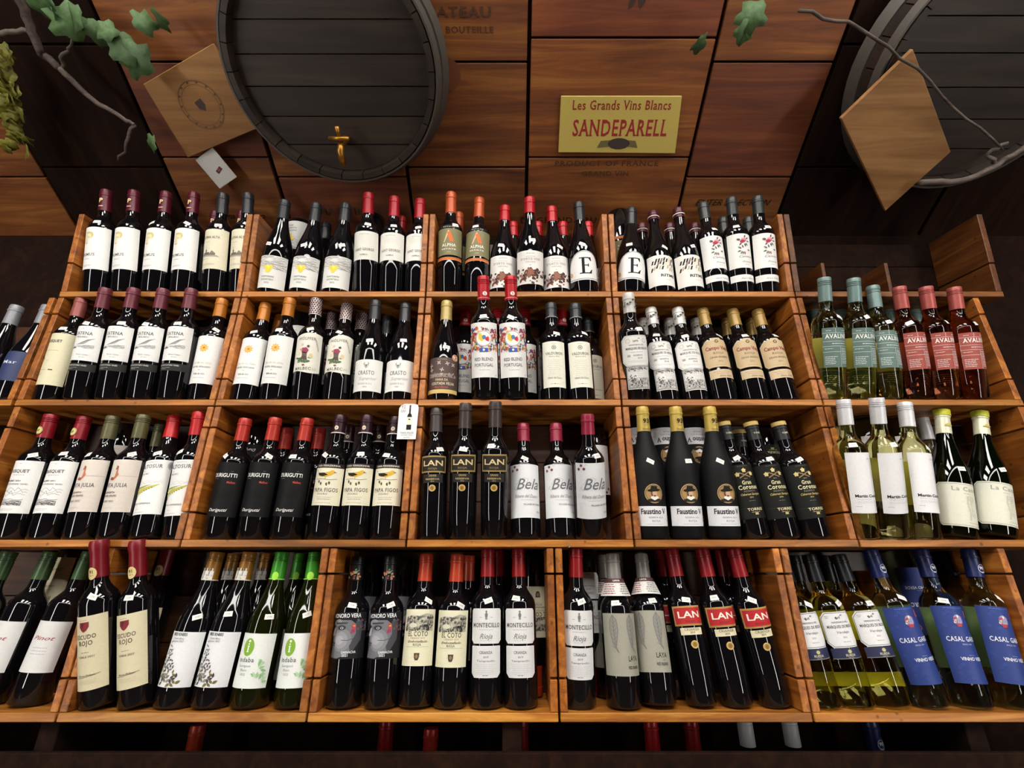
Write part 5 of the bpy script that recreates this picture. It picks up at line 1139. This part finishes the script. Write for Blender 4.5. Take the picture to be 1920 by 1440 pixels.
vine('bare branching vine with green leaves at the upper left', [([(30, -20), (52, 45), (75, 100), (110, 128)], .011, .009), ([(-10, 62), (30, 62), (55, 52)], .007, .006), ([(110, 128), (165, 180), (235, 225), (250, 232)], .008, .004), ([(112, 126), (125, 95), (135, 75)], .005, .003), ([(250, 232), (240, 270), (222, 300)], .005, .003)],
     [(80, 12, .045), (128, 42, .05), (140, 36, .04), (185, 62, .035), (200, 58, .03), (270, 42, .034), (300, 36, .034), (232, 92, .045), (255, 112, .05), (285, 268, .028), (92, 5, .04)], .09, M_LEAF)
r = random.Random(3)
vine('yellow-green leafy vine at the far left edge', [([(-20, 60), (0, 130), (15, 200), (40, 270)], .006, .003)], [(max(-15, 6 + (y-130)*.22 + r.uniform(-26, 16)), y, r.uniform(.016, .03)) for y in [r.uniform(95, 285) for _ in range(46)]], .07, M_LEAF2)
vine('thin twig with small green leaf crossing the right barrel', [([(1500, 20), (1590, 40), (1690, 105), (1790, 200), (1880, 280)], .004, .003), ([(1720, 345), (1800, 340), (1870, 310), (1930, 270)], .009, .007), ([(1870, 310), (1850, 290), (1890, 268)], .006, .004)], [(1312, 82, .026), (1410, 30, .04), (1395, 60, .03)], .20, M_LEAF)
# ---------------------------------------------------------------- shelf card and hook
def at_front(x, y, Y): d = ray(x, y); t = (Y + DIST)/d.y; return CAMP + d*t
A0 = at_front(765, 790, -.006)
e = empty('shelf_card', 'white hanging shelf card picturing a bottle, scored 92', 'shelf card', tuple(A0))
bm = bmesh.new(); P = [(-.0245, -.046), (.0225, -.046), (.0240, .036), (.0215, .044), (.010, .0465), (-.012, .0465), (-.0205, .042), (-.025, .034)]
f = bm.faces.new([bm.verts.new((x, 0, z)) for x, z in P]); ext = bmesh.ops.extrude_face_region(bm, geom=[f]); bmesh.ops.translate(bm, verts=[v for v in ext['geom'] if isinstance(v, bmesh.types.BMVert)], vec=(0, .0012, 0)); bmesh.ops.recalc_face_normals(bm, faces=bm.faces)
link('card', bm_mesh('card', bm), paper('#eceaec'), e)
a = Art(); a.text('92', -14, 34, 9, '#8d8b90', 'f', w=10); a.micro(-14, 29, 16, 3, '#55535a', dy=2.6, h=.9)
a.poly([(-3, -22), (9, -22), (9, 12), (7.5, 18), (5, 21), (5, 43), (1, 43), (1, 21), (-1.5, 18), (-3, 12)], '#1b1416'); a.rect(1, 5, 32, 43, '#4a1f33', lay=1.4); a.rect(-3, 9, -9, 11, '#e6e0c8', lay=2); a.ell(3, 5, 3, 1.6, '#2a241c', n=8, lay=3, rot=-.3); a.micro(3, -4, 8, 1, GR)
a.text('PAPA FIGOS', 0, -32, 4.2, '#6b696e', 'f', w=32); a.text('DOURO DOC', 0, -37, 3, '#8d8b90', 'f', w=28); a.micro(0, -42, 22, 1, LG)
link('card_print', a.build('card_print', None, 1, .0003), None, e)
h0 = at_front(1064, 1018, -.002)
hk = link('shelf_hook', tube_mesh([(0, .004, .002), (0, -.003, .001), (0, -.004, -.006), (.001, -.004, -.010), (.004, -.004, -.010), (.005, -.004, -.004)], .0009, 6), M_STEEL); hk.location = h0; tag(hk, 'tiny bent metal hook under the third shelf edge', 'hook')
